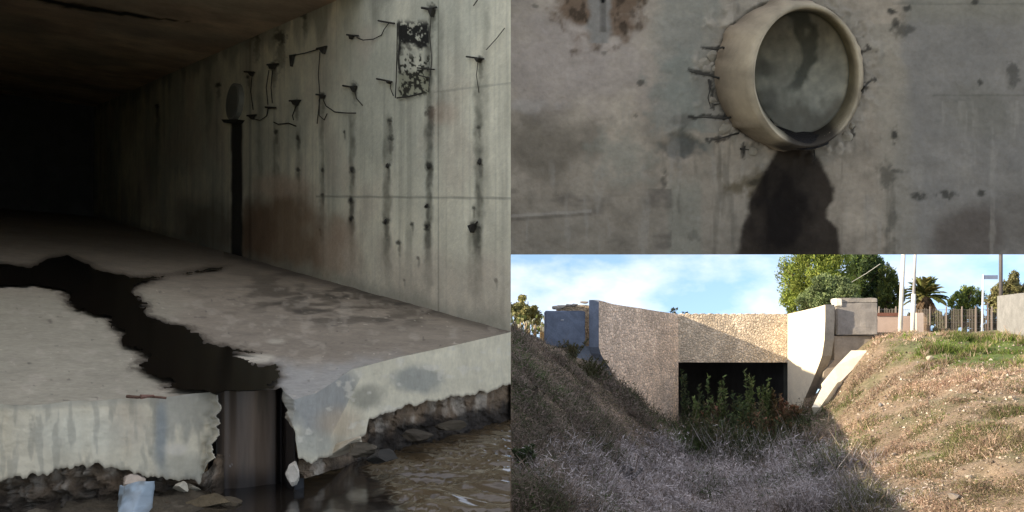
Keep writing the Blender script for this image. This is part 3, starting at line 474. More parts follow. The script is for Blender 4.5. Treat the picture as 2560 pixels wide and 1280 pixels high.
# ------------------------------------------------------------------ ground outside: a ditch between two banks
CTRL = [(1277, 818, 40), (1277, 826, 36), (1277, 850, 30), (1277, 930, 24), (1277, 1119, 18), (1277, 1260, 14.5), (1380, 868, 36), (1400, 930, 30), (1400, 1050, 24),
        (1480, 905, 35.5), (1480, 1000, 30), (1480, 1120, 25), (1480, 1280, 18.5), (1600, 1030, 38), (1600, 1150, 28), (1600, 1280, 21.5), (1690, 1140, 40), (1690, 1200, 29), (1700, 1290, 23.5),
        (1830, 1120, 41), (1830, 1185, 30), (1850, 1290, 23), (1965, 1095, 40), (1960, 1150, 31), (1960, 1285, 22), (2050, 1032, 34.5), (2060, 1150, 27), (2060, 1290, 20.5),
        (2180, 885, 35), (2130, 860, 38.5), (2180, 980, 31), (2180, 1100, 26), (2200, 1285, 19), (2260, 838, 38), (2300, 838, 36.5), (2300, 900, 32), (2300, 1020, 27), (2300, 1150, 22.5), (2300, 1285, 18.3),
        (2450, 832, 41), (2450, 868, 33.5), (2450, 980, 26.5), (2450, 1150, 20.5), (2450, 1285, 17.5), (2560, 830, 43), (2560, 860, 34), (2560, 950, 27), (2560, 1100, 21), (2560, 1285, 17), (2700, 835, 42), (2700, 900, 30), (2800, 1000, 24), (2800, 1280, 16.5)]
cp = np.array([tuple(P(*c)) for c in CTRL]); nk = len(cp)
def tphi(r): return np.where(r > 1e-9, r * r * np.log(np.maximum(r, 1e-9)), 0)
K = tphi(np.hypot(cp[:, None, 0] - cp[None, :, 0], cp[:, None, 1] - cp[None, :, 1])) + np.eye(nk) * 1.5
Pm = np.c_[np.ones(nk), cp[:, :2]]; A = np.block([[K, Pm], [Pm.T, np.zeros((3, 3))]]); sol = np.linalg.solve(A, np.r_[cp[:, 2], 0, 0, 0])
def tps(X, Y):
    X = np.asarray(X, float); Y = np.asarray(Y, float); z = sol[nk] + sol[nk + 1] * X + sol[nk + 2] * Y
    for i in range(nk): z = z + sol[i] * tphi(np.hypot(X - cp[i, 0], Y - cp[i, 1]))
    return z
XG = np.concatenate([np.arange(0.0, 26, 0.22), np.arange(26, 60, 2.0)]); YG = np.concatenate([np.arange(-10, 12, 1.0), np.arange(12, 42.01, 0.22)])
TX, TY = np.meshgrid(XG, YG); TZ = np.minimum(tps(np.minimum(TX, 25), np.maximum(TY, 14)), 0.3 + 0 * TX)
nearz = -0.9 - 0.262 * np.maximum(TY - 3, 0) - 0.05 * np.minimum(np.maximum(TX, 0), 10); b_ = sstep(12.5, 16.5, TY); TZ = TZ * b_ + np.minimum(nearz, -0.9) * (1 - b_)
rg_ = (fbm(TX * .9, TY * .9, 600) - .5) * 0.42 + (fbm(TX * 3, TY * 3, 601) - .5) * 0.16; TZ = TZ + rg_ * sstep(13, 17, TY) * (1 - sstep(39, 41, TY) * 0.8)
def terrain_z(x, y):
    x = np.asarray(x, float); y = np.asarray(y, float); i = np.clip(np.searchsorted(XG, x) - 1, 0, len(XG) - 2); j = np.clip(np.searchsorted(YG, y) - 1, 0, len(YG) - 2)
    fx = np.clip((x - XG[i]) / (XG[i + 1] - XG[i]), 0, 1); fy = np.clip((y - YG[j]) / (YG[j + 1] - YG[j]), 0, 1)
    return (TZ[j, i] * (1 - fx) + TZ[j, i + 1] * fx) * (1 - fy) + (TZ[j + 1, i] * (1 - fx) + TZ[j + 1, i + 1] * fx) * fy
GPX, GPY = (CX + F * TX / np.maximum(TY, 1)).ravel(), (CY - F * TZ / np.maximum(TY, 1)).ravel(); X, Y = TX.ravel(), TY.ravel()
pa = Paint(len(X), (0.26, 0.19, 0.125)); pa.mul(0.72 + .56 * fbm(X * .8, Y * .8, 610)); pa.mix((0.13, 0.10, 0.055), .6 * sstep(.45, .65, fbm(X * 1.7, Y * 1.7, 611))); pa.mix((.10, .12, .045), .5 * sstep(.5, .66, fbm(X * .6, Y * .6, 612)) * (GPX > 2050)); pa.mix((.27, .21, .14), .5 * sstep(.55, .7, fbm(X * 3, Y * 3, 613)))
pa.mix((0.085, 0.14, 0.022), .85 * blob(GPX, GPY, 2440, 872, 170, 36, .5, fbm(X * .8, Y * .8, 614) - .5)); pa.mix((0.045, 0.036, 0.022), .6 * blob(GPX, GPY, 1800, 1100, 170, 90, .6)); pa.mix((.42, .40, .36), (Y < 9) * 1.0)  # nearest ground, out of view, made pale to bounce sunlight
M_EARTH = material('dry_earth', 0.95, detail=((6, .75, 1.25, ONE), (30, .8, 1.2, ONE)), bump=(('noise', 12, .6, .08), ('noise', 50, .5, .02)))
tag(mesh_obj('ground', np.stack([X, Y, TZ.ravel()], 1), grid_faces(len(YG), len(XG)), M_EARTH, None, pa.c, smooth=True), kind='structure')
# bank at the edge towards the tunnel, and unseen high ground raised to throw shade on the ditch
zs = terrain_z(YG * 0, YG); bk = MB(); vs = [(0.0, y, z) for y, z in zip(YG, zs)] + [(0.0, y, -8) for y in YG]; n = len(YG); bk.add(vs, [(i, i + n, i + n + 1, i + 1) for i in range(n - 1)], (.2, .15, .1)); tag(bk.build('ground_edge', M_EARTH), kind='structure')
hx_ = np.arange(-40, 0.01, 0.5); hy_ = np.arange(4, 70, 0.5); HXG, HYG = np.meshgrid(hx_, hy_)
SHADE_RIDGE = [(4, -1.2), (14, .15), (18, .62), (22, 1.25), (28, 2.25), (29.5, 2.5), (31.5, 3.9), (34, 4.15), (36, 3.7), (38, 2.9), (41, 1.9), (46, .9), (60, .3), (70, .2)]  # heights tuned to place the shadow edge across the ditch
rz = interp(HYG, SHADE_RIDGE); z0 = np.interp(HYG, YG, zs); z0 = np.where(HYG > 41, 0.0, z0); tx = sstep(0, -5, HXG); HZ = z0 * (1 - tx) + rz * tx + np.minimum(0, HXG + 14) * 0.05
ok = (HXG[:-1, :-1] > -0.71 * (HYG[:-1, :-1] - T) + 1.1) | (HYG[:-1, :-1] > 15.5)
tag(mesh_obj('shade_hill', np.stack([HXG.ravel(), HYG.ravel(), HZ.ravel()], 1), grid_faces(len(hy_), len(hx_), ok), M_EARTH, None, np.tile((.2, .15, .09), (HXG.size, 1)), smooth=True), kind='structure')
# level land and road beyond the ditch
bk = MB(); bk.add([(-90, 41.0, -.02), (500, 41.0, -.02), (900, 900, -.02), (-900, 900, -.02)], [(0, 1, 2, 3)], (.24, .18, .10)); tag(bk.build('plain', M_EARTH), kind='structure')
# unseen yard round the camera: pale floor that bounces sun into the tunnel
bk = MB(); bk.box((-9, -10, ZW - .4), (-.003, T + .6, ZW - .03), (.50, .48, .42)); tag(bk.build('pool_floor', M_CONC), kind='structure')

# ------------------------------------------------------------------ the stone culvert and the concrete round it
def stone_mat(name, scale, joint, lo, hi, bump, hole=0.0):
    m = material(name, 0.92, detail=((.7, .78, 1.18, ONE), (1.6, .85, 1.12, (1, 1, .2)), (14, .85, 1.15, ONE))); t = m.node_tree; n = t.nodes; l = t.links; bs = n['Principled BSDF']
    src = bs.inputs['Base Color'].links[0].from_socket; co = n.new('ShaderNodeTexCoord')
    wz = n.new('ShaderNodeTexNoise'); wz.inputs['Scale'].default_value = 3.0; l.new(co.outputs['Object'], wz.inputs['Vector'])
    wv = n.new('ShaderNodeVectorMath'); wv.operation = 'MULTIPLY_ADD'; wv.inputs[1].default_value = (.25, .25, .25); l.new(wz.outputs['Color'], wv.inputs[0]); l.new(co.outputs['Object'], wv.inputs[2])
    v1 = n.new('ShaderNodeTexVoronoi'); v1.inputs['Scale'].default_value = scale; l.new(wv.outputs[0], v1.inputs['Vector'])
    v2 = n.new('ShaderNodeTexVoronoi'); v2.feature = 'DISTANCE_TO_EDGE'; v2.inputs['Scale'].default_value = scale; l.new(wv.outputs[0], v2.inputs['Vector'])
    sx = n.new('ShaderNodeSeparateXYZ'); l.new(v1.outputs['Color'], sx.inputs[0])
    a = n.new('ShaderNodeMapRange'); a.inputs['To Min'].default_value = lo; a.inputs['To Max'].default_value = hi; l.new(sx.outputs[0], a.inputs['Value'])
    b = n.new('ShaderNodeMapRange'); b.inputs['From Max'].default_value = .09; b.inputs['To Min'].default_value = joint; b.inputs['To Max'].default_value = 1.0; l.new(v2.outputs['Distance'], b.inputs['Value'])
    ml = n.new('ShaderNodeMath'); ml.operation = 'MULTIPLY'; l.new(a.outputs[0], ml.inputs[0]); l.new(b.outputs[0], ml.inputs[1])
    sc = n.new('ShaderNodeVectorMath'); sc.operation = 'SCALE'; l.new(src, sc.inputs[0]); l.new(ml.outputs[0], sc.inputs['Scale']); l.new(sc.outputs[0], bs.inputs['Base Color'])
    h = n.new('ShaderNodeMapRange'); h.inputs['From Max'].default_value = .2; l.new(v2.outputs['Distance'], h.inputs['Value'])
    bp = n.new('ShaderNodeBump'); bp.inputs['Strength'].default_value = bump; bp.inputs['Distance'].default_value = .06; l.new(h.outputs[0], bp.inputs['Height'])
    nz = n.new('ShaderNodeTexNoise'); nz.inputs['Scale'].default_value = 9; nz.inputs['Detail'].default_value = 5; l.new(co.outputs['Object'], nz.inputs['Vector'])
    b2 = n.new('ShaderNodeBump'); b2.inputs['Strength'].default_value = .7; b2.inputs['Distance'].default_value = .05; l.new(nz.outputs['Fac'], b2.inputs['Height']); l.new(bp.outputs[0], b2.inputs['Normal']); l.new(b2.outputs[0], bs.inputs['Normal'])
    return m
M_STONE = stone_mat('rubble_stone', 7.5, .68, .78, 1.16, .75)
M_PALE = material('pale_plaster', .9, detail=((2.5, .92, 1.06, ONE), (14, .94, 1.05, ONE)), bump=(('noise', 9, .25, .03), ('noise', 40, .2, .01)))
M_GREY = material('grey_concrete', .9, detail=((2.2, .8, 1.15, ONE), (12, .88, 1.1, ONE)), bump=(('noise', 14, .4, .03),))
M_BLACK = material('barrel_gloom', .95, detail=((1.5, .6, 1.3, ONE),))  # near-black colour stands in for the darkness inside the barrel
H = 40.0
CUL = empty('stone_culvert', tuple(P(1832, 1096, H)), 'rubble stone culvert under the road with a dark square opening between two flared wing walls', 'culvert')
def ON(px, py, A, B):
    """the point of the upright plane through A and B seen at a pixel"""
    a = (px - CX) / F; dx, dy = B[0] - A[0], B[1] - A[1]; Y = (A[0] - A[1] * dx / dy) / (a - dx / dy); return P(px, py, Y)
xl, xr = P(1696, 0, H).x, P(1968, 0, H).x; zt, zo = P(0, 785, H).z, P(0, 906, H).z
def panel(name, outline, d, mat, base, parent=CUL, nx=0):
    b = MB(); b.prism(outline, d, base); return keep(b.build(name, mat, parent), parent)
nh = 60; tops = [Vector((xl - .3 + (xr + .3 - xl + .3) * i / nh, H, zt + .035 * math.sin(i * 1.7) + random.uniform(-.02, .02))) for i in range(nh + 1)]
panel('headwall', [Vector((xl - .3, H, zo)), Vector((xr + .3, H, zo))] + tops[::-1], (0, .55, 0), M_STONE, (.74, .60, .43))
A1, B1 = (xl, H), (P(1497, 0, 36).x, 36.0)
wt = [(1696, 785), (1640, 777), (1600, 771), (1560, 764), (1530, 759), (1510, 753), (1497, 750)]
ol = [ON(x, y + random.uniform(-.8, .8), A1, B1) for x, y in wt] + [ON(x, y, A1, B1) for x, y in ((1497, 800), (1497, 868), (1502, 885), (1512, 903), (1528, 925), (1560, 990), (1600, 1060), (1650, 1130), (1696, 1180))]
panel('wing_wall', ol, Vector((-.66, .74, 0)) * .52, M_STONE, (.88, .68, .50))['label'] = 'shaded pinkish stone wing wall of the culvert on the left bank'
A2, B2 = (xr, H), (P(2063, 0, 37).x, 37.0)
ol = [ON(x, y, A2, B2) for x, y in ((1969, 785), (2000, 778), (2035, 770), (2063, 762), (2063, 800), (2061, 850), (2055, 890), (2046, 915), (2030, 955), (2012, 995), (2000, 1030), (1969, 1080))]
panel('wing_wall', ol, Vector((.97, .25, 0)) * .46, M_PALE, (.78, .68, .50))['label'] = 'sunlit cream plastered wing wall of the culvert on the right bank'
# end faces, of bare grey concrete, a little proud of the wings' sawn ends
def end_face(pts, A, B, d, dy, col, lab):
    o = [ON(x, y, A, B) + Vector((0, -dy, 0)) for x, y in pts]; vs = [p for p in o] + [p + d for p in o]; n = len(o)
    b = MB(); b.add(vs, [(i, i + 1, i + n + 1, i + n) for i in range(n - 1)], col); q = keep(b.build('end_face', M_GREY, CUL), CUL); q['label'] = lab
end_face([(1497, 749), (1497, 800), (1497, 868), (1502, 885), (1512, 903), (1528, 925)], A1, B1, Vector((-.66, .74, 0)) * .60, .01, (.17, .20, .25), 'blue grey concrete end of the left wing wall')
end_face([(2063, 761), (2063, 800), (2061, 850), (2055, 890), (2046, 915), (2030, 955), (2012, 995)], A2, B2, Vector((.97, .25, 0)) * .50, .01, (.30, .27, .22), 'grey end of the right wing wall')
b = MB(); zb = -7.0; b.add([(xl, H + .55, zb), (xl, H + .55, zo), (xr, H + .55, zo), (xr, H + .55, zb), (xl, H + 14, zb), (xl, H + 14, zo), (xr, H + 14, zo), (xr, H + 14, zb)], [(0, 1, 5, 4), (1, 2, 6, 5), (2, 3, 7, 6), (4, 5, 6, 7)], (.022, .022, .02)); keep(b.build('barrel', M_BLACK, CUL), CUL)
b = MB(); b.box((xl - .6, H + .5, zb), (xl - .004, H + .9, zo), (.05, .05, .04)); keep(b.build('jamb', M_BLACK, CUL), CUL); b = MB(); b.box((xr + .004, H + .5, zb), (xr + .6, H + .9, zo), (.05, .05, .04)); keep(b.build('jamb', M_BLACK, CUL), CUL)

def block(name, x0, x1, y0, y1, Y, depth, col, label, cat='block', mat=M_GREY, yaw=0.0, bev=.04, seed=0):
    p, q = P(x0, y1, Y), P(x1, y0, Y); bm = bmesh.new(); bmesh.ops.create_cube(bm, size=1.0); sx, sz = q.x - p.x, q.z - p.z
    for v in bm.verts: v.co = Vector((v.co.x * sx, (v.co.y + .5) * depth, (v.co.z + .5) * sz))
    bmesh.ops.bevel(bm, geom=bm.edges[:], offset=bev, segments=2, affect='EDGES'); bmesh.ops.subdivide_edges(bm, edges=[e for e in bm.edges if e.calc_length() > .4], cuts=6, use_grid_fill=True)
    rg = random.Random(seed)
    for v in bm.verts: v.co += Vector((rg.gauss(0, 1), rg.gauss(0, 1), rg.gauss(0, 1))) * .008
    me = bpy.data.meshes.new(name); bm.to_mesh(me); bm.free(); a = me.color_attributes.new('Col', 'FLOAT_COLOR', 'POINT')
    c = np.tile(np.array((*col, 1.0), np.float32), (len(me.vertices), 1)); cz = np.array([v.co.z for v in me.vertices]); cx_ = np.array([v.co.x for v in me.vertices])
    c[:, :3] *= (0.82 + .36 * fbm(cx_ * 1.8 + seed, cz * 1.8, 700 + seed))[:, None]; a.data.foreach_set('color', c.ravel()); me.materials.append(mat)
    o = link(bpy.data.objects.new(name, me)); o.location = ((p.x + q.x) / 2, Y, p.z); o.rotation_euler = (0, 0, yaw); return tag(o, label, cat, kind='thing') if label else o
lb = block('concrete_block', 1363, 1463, 777, 868, 36.3, 1.0, (.13, .155, .20), 'blue grey concrete block in shade left of the left wing wall', seed=1)  # albedo lowered to make the block look shaded
b = MB(); b.lump(P(1405, 800, 36.28), (.13, .02, .03), 4, 1, .3, (.6, .6, .58)); o = b.build('chip', M_GREY, lb); o.matrix_parent_inverse = Matrix.Translation(-Vector(lb.location))
o = block('stone_wall', 1392, 1474, 763, 900, 37.9, .5, (.52, .40, .26), 'low sunlit broken stone wall behind the blue grey block', 'wall', M_STONE, seed=2); o['kind'] = 'thing'
for k, (x, y, r) in enumerate(((1392, 768, .22), (1402, 767, .16), (1422, 764, .2), (1434, 763, .17), (1462, 755, .15))):
    b = MB(); b.lump((0, 0, 0), (r * 1.6, r, r * .55), 80 + k, 2, .4, (.30, .26, .21)); o = b.build('rubble_stone', M_GREY); o.location = P(x, y, 37.6); tag(o, ('flat grey stone at the left end of the broken wall top', 'small stone second from left on the broken wall top', 'long stone leaning midway along the broken wall top', 'stone right of the long one on the broken wall top', 'dark stone perched beside the left wing wall top')[k], 'stone', 'loose stones on the broken wall')
rbk = block('concrete_block', 2093, 2193, 757, 838, 37.4, .9, (.27, .245, .215), 'big weathered grey concrete block above the right wing wall', seed=3, yaw=R(-4))
b = block('cap', 2092, 2193, 745, 757.5, 37.42, .9, (.30, .27, .23), None, seed=4, yaw=R(-4)); b.parent = rbk; b.matrix_parent_inverse = rbk.matrix_basis.inverted()
b = block('sunlit_corner', 2089, 2106, 746, 766, 37.36, .5, (.85, .78, .64), None, M_PALE, seed=5); b.data.materials[0] = M_PALE; b.parent = rbk; b.matrix_parent_inverse = rbk.matrix_basis.inverted()  # pale piece added to paint the sunlit side face at the corner
bs_ = MB(); bs_.prism([P(2086, 840, 37.6), P(2188, 840, 37.6), P(2180, 858, 37.6), P(2120, 900, 37.6), P(2060, 975, 37.6), P(2060, 930, 37.6), P(2086, 900, 37.6)], (0, .8, 0), (.33, .28, .22)); tag(bs_.build('block_footing', M_GREY), 'brown grey concrete footing under the big weathered block', 'footing', kind='thing')
jt = MB(); jt.box(tuple(P(2088, 843, 37.75)), tuple(P(2186, 830, 37.75) + Vector((0, .4, 0))), (.05, .045, .04)); o = jt.build('joint', M_GREY, rbk); o.matrix_parent_inverse = rbk.matrix_basis.inverted()
jt = MB(); jt.box(tuple(P(2085, 842, 37.7)), tuple(P(2093.5, 768, 37.7) + Vector((0, .3, 0))), (.035, .03, .028)); o = jt.build('joint', M_GREY, rbk); o.matrix_parent_inverse = rbk.matrix_basis.inverted()
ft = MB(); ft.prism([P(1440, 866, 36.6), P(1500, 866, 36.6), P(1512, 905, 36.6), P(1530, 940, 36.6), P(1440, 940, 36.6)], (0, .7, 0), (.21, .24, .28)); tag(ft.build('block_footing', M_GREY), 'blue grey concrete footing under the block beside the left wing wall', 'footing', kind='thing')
ks = MB(); kp = [P(2128, 876, 36.2), P(2180, 876, 36.2), P(2140, 915, 35.6), P(2102, 953, 34.9), P(2094, 956, 34.85), P(2050, 1018, 34.0), P(2030, 1018, 34.0), P(2058, 962, 34.75), P(2053, 960, 34.8), P(2090, 915, 35.5)]
ks.prism(kp, (.15, .25, -.45), (.82, .74, .56)); tag(ks.build('concrete_kerb', M_PALE), 'sunlit cream concrete strip running down the right bank beside the wing wall', 'kerb', kind='thing')
ew = MB(); e0, e1 = P(2493, 833, 38.5), P(2640, 850, 32.0); ew.prism([P(2493, 842, 38.5), P(2640, 870, 31.5), P(2640, 722, 31.5), P(2493, 740, 38.5)], Vector((.9, .9, 0)) * .25, (.25, .245, .225)); tag(ew.build('concrete_wall', M_GREY), 'plain grey concrete boundary wall at the right edge above the grass', 'wall', kind='thing')
lw = MB(); lw.box(tuple(P(2192, 845, 48)), tuple(P(2290, 790, 48) + Vector((0, .3, 0))), (.50, .38, .30)); lwo = tag(lw.build('roadside_wall', M_PALE), 'low pinkish plastered wall across the road behind the block', 'wall', kind='thing')
b = MB(); b.box(tuple(P(2192, 790, 48) + Vector((0, -.06, 0))), tuple(P(2245, 782, 48) + Vector((0, .36, 0))), (.20, .09, .06)); b.build('coping', M_GREY, lwo)
gp = MB(); gp.box(tuple(P(2292, 845, 47)), tuple(P(2309, 782, 47) + Vector((0, .4, 0))), (.55, .45, .37)); tag(gp.build('gate_pillar', M_PALE), 'pale square gate pillar below the palm crown', 'pillar', kind='thing')

# poles and the sign
def pole(name, x0, y0, x1, y1, Y, r, r2, col, label, cat='pole', rough=.6, base=True, group=None):
    a, b_ = P(x0, y0, Y), P(x1, y1, Y); m = MB(); m.tube([a - Vector((0, 0, .5)), a.lerp(b_, .5), b_], r, 10, col, r2); o = m.build(name, M_POLE, smooth=True); tag(o, label, cat, group, 'thing')
    if base: m = MB(); m.box((a.x - .35, Y - .3, a.z - .3), (a.x + .35, Y + .3, a.z + .12), (.62, .58, .5)); m.build('pole_base', M_PALE, o)
    return o
M_POLE = material('painted_pole', .55, detail=((3, .85, 1.1, ONE),))
pole('street_pole', 2249, 836, 2262.5, 560, 45, .125, .10, (.62, .60, .54), 'tall thick white pole leaning slightly, left of the pair beside the block')
pole('street_pole', 2281, 838, 2284, 735, 46, .13, .12, (.62, .60, .54), 'thinner grey topped pole, right of the white pair').name = 'street_pole'
m = MB(); m.tube([P(2284, 737, 46), P(2291.5, 560, 46)], .085, 8, (.42, .42, .42), .07); m.build('upper_shaft', M_POLE, bpy.data.objects['street_pole.001'], True)
pole('wooden_pole', 2502, 800, 2502, 560, 41, .09, .085, (.085, .075, .07), 'dark brown post rising behind the grey boundary wall', base=False)
so = pole('sign_post', 2455, 838, 2458, 686, 46, .055, .05, (.55, .57, .6), 'thin pale sign post carrying a small blue grey plate', 'sign', base=False)
m = MB(); m.box(tuple(P(2459, 698, 46) + Vector((0, -.03, 0))), tuple(P(2494, 688, 46) + Vector((0, .03, 0))), (.20, .24, .32)); m.build('sign_plate', M_POLE, so)
pole('fence_stake', 2468, 838, 2469, 757, 46.5, .045, .04, (.30, .22, .17), 'short thin rusty stake just right of the sign post', base=False)
m = MB(); m.tube([P(2128, 706, 60) , P(2165, 684, 52), P(2200, 660, 47)], .02, 5, (.45, .46, .42)); tag(m.build('guy_cable', M_POLE), 'thin pale cable slanting in front of the dark pine', 'cable', kind='thing')

# wire fence with a gate
fn = empty('wire_fence', tuple(P(2345, 836, 49)), 'rusty wire mesh fence along the road between the poles and the grey wall', 'fence')
m = MB()
for x in np.arange(2196, 2494, 4.0): m.tube([P(x, 838, 49), P(x + random.uniform(-.5, .5), 772 + random.uniform(-2, 2), 49)], .011, 3, (.20, .17, .14))
for y in (774, 790, 806, 822, 834): m.tube([P(2196, y, 49), P(2345, y + random.uniform(-1, 1), 49), P(2494, y, 49)], .012, 3, (.2, .18, .15))
keep(m.build('mesh_panel', M_POLE, fn), fn)
for x in (2198, 2240, 2325, 2366, 2405, 2440, 2480): m = MB(); m.tube([P(x, 840, 48.95), P(x, 766, 48.95)], .04, 6, (.22, .18, .15)); keep(m.build('fence_post', M_POLE, fn), fn)

# ------------------------------------------------------------------ plants
M_LEAF = material('leaves', .7, detail=((1.2, .75, 1.25, ONE),), translucent=.25, spec=.2)
M_BLADE = material('dry_grass', .85, translucent=.2, spec=.1)
M_BARK = material('bark', .9, detail=((5, .7, 1.3, (1, 1, .2)),), bump=(('noise', 14, .7, .05),))
def leaf_mesh(name, C, D, S, W_, colr, mat, parent=None, up=None):
    """diamond leaves: centres, directions, lengths, widths"""
    n = len(C); D = D / np.maximum(np.linalg.norm(D, axis=1, keepdims=True), 1e-6); rr = RNG.normal(size=(n, 3)); U = np.cross(D, rr); U /= np.maximum(np.linalg.norm(U, axis=1, keepdims=True), 1e-6)
    S = S[:, None]; W_ = W_[:, None]; v = np.stack([C - D * S * .5, C + U * W_ * .5, C + D * S * .5, C - U * W_ * .5], 1).reshape(-1, 3); i = np.arange(n)[:, None] * 4
    return mesh_obj(name, v, i + np.array([[0, 1, 2, 3]]), mat, parent, np.repeat(colr, 4, 0))
def crown_pts(c, r, n, seed, clumps=26, spread=.26, shell=.55, flat=1.0):
    g = np.random.default_rng(seed); d = g.normal(size=(clumps, 3)); d /= np.linalg.norm(d, axis=1, keepdims=True); k = shell + (1 - shell) * g.random(clumps)[:, None] ** .7
    cc = d * k * (0.58 + .52 * g.random((clumps, 1))); w_ = g.integers(0, clumps, n); q = g.normal(size=(n, 3)); q /= np.maximum(np.linalg.norm(q, axis=1, keepdims=True), .3); q *= spread * g.random((n, 1)) ** .45 * (.6 + .8 * g.random((clumps, 1)))[w_]
    p = cc[w_] + q; tone = (.65 + .7 * g.random(clumps))[w_]; return np.array(c) + p * np.array(r), tone, d[w_], g
def tree(name, cx, ytop, ybot, x0, x1, Y, label, cols, n, leaf, seed, yb=836, trunk=.22, needle=True, clumps=30, lean=0, depth=.8, cat='tree', group=None, layers=None, spread=.26):
    base = P(cx, yb, Y); root = empty(name, tuple(base), label, cat, group)
    top, bot, a, b_ = P(cx, ytop, Y).z, P(cx, ybot, Y).z, P(x0, 0, Y).x, P(x1, 0, Y).x; c = ((a + b_) / 2, Y, (top + bot) / 2); r = ((b_ - a) / 2, (b_ - a) / 2 * depth, (top - bot) / 2)
    p, tone, out_, g = crown_pts(c, r, n, seed, clumps, spread); D = out_ * .7 + g.normal(size=(n, 3)) * .7 + np.array([0, 0, .5 if needle else .1])
    cl = np.array(cols)[g.integers(0, len(cols), n)] * tone[:, None] * (.8 + .4 * g.random((n, 1)))
    o = leaf_mesh('crown', p, D, leaf * (.6 + .8 * g.random(n)), leaf * (.28 if needle else .5) * (.7 + .6 * g.random(n)), cl, M_LEAF, root); keep(o, root)
    m = MB(); m.tube([base - Vector((0, 0, .4)), base + Vector((lean * .4, 0, (top - base.z) * .3)), Vector((c[0] + lean, Y, (top + bot) / 2)), Vector((c[0] + lean, Y, top - .3 * r[2]))], trunk, 8, (.12, .085, .055), trunk * .25)
    rg = random.Random(seed)
    for k in range(8):
        an = rg.uniform(0, 6.28); z = bot + (top - bot) * rg.uniform(0.0, .55); m.tube([Vector((c[0] + lean * .7, Y, z)), Vector((c[0] + math.cos(an) * r[0] * .45, Y + math.sin(an) * r[1] * .45, z + r[2] * .25)), Vector((c[0] + math.cos(an) * r[0] * .8, Y + math.sin(an) * r[1] * .8, z + r[2] * .5))], trunk * .35, 5, (.12, .085, .055), trunk * .08)
    keep(m.build('trunk', M_BARK, root), root); return root
OLIVE = [(.15, .19, .075), (.19, .23, .10), (.11, .15, .055)]; PINE = [(.20, .25, .045), (.27, .30, .06), (.13, .18, .035), (.17, .21, .04)]; DARK = [(.06, .10, .035), (.09, .13, .04), (.045, .07, .03)]
tree('pine_tree', 2044, 584, 830, 1946, 2146, 66, 'tall yellow green pine standing behind the right wing wall', PINE, 34000, .32, 1, clumps=110, spread=.21)
tree('pine_tree', 2168, 608, 800, 2110, 2215, 71, 'dark green pine right behind the yellow green pine', DARK + DARK + PINE[2:3], 20000, .34, 2, clumps=80, spread=.24)
tree('pine_tree', 2226, 664, 812, 2190, 2258, 68, 'smaller mid green pine leaning against the dark pine, left of the poles', [(.08, .105, .025), (.12, .14, .03), (.04, .06, .02)], 9000, .32, 3, clumps=50, spread=.24)
tree('olive_tree', 2070, 690, 800, 1990, 2150, 57, 'grey green olive tree in front of the pines', OLIVE, 20000, .2, 4, needle=False, clumps=80, trunk=.18, spread=.24)
tree('pine_tree', 2412, 698, 820, 2366, 2462, 70, 'small round pine left of the sign post', PINE + DARK, 8000, .3, 5, clumps=46, spread=.25)
tree('broadleaf_tree', 2520, 680, 800, 2468, 2580, 62, 'olive brown bushy tree behind the grey boundary wall', [(.20, .19, .08), (.14, .14, .055), (.25, .22, .10)], 10000, .24, 6, needle=False, clumps=40, spread=.24)
tree('shrub', 1320, 742, 818, 1278, 1362, 54, 'rounded olive green shrub behind the cactus on the left', [(.24, .23, .085), (.17, .18, .06), (.29, .26, .11)], 6000, .22, 7, needle=False, trunk=.08, clumps=30, cat='shrub', spread=.28)
for k, (cx_, yt, w_, lab) in enumerate(((2345, 775, 26, 'green bush growing right of the palm behind the fence'), (2378, 785, 22, 'low grey green bush in the middle behind the fence'), (2440, 780, 20, 'dark bush behind the fence beside the sign post'), (2480, 772, 22, 'brownish bush at the fence end beside the grey wall'), (2268, 785, 16, 'small bush between the two white poles'))):
    tree('roadside_bush', cx_, yt, 842, cx_ - w_, cx_ + w_, 52 + k, lab, [(.075, .085, .03), (.11, .10, .045), (.05, .06, .025)], 1500, .24, 20 + k, needle=False, trunk=.05, clumps=18, cat='bush', group='bushes behind the wire fence', spread=.3)
tree('weed_tuft', 1688, 768, 786, 1676, 1700, 41.5, 'small dark weed sprouting on top of the headwall corner', [(.05, .055, .03)], 90, .16, 31, yb=787, trunk=.015, clumps=8, cat='weed'); tree('weed_tuft', 1711, 776, 788, 1702, 1722, 41.5, 'tiny weed right of the taller one on the headwall', [(.05, .06, .03)], 60, .14, 32, yb=788, trunk=.012, clumps=6, cat='weed')
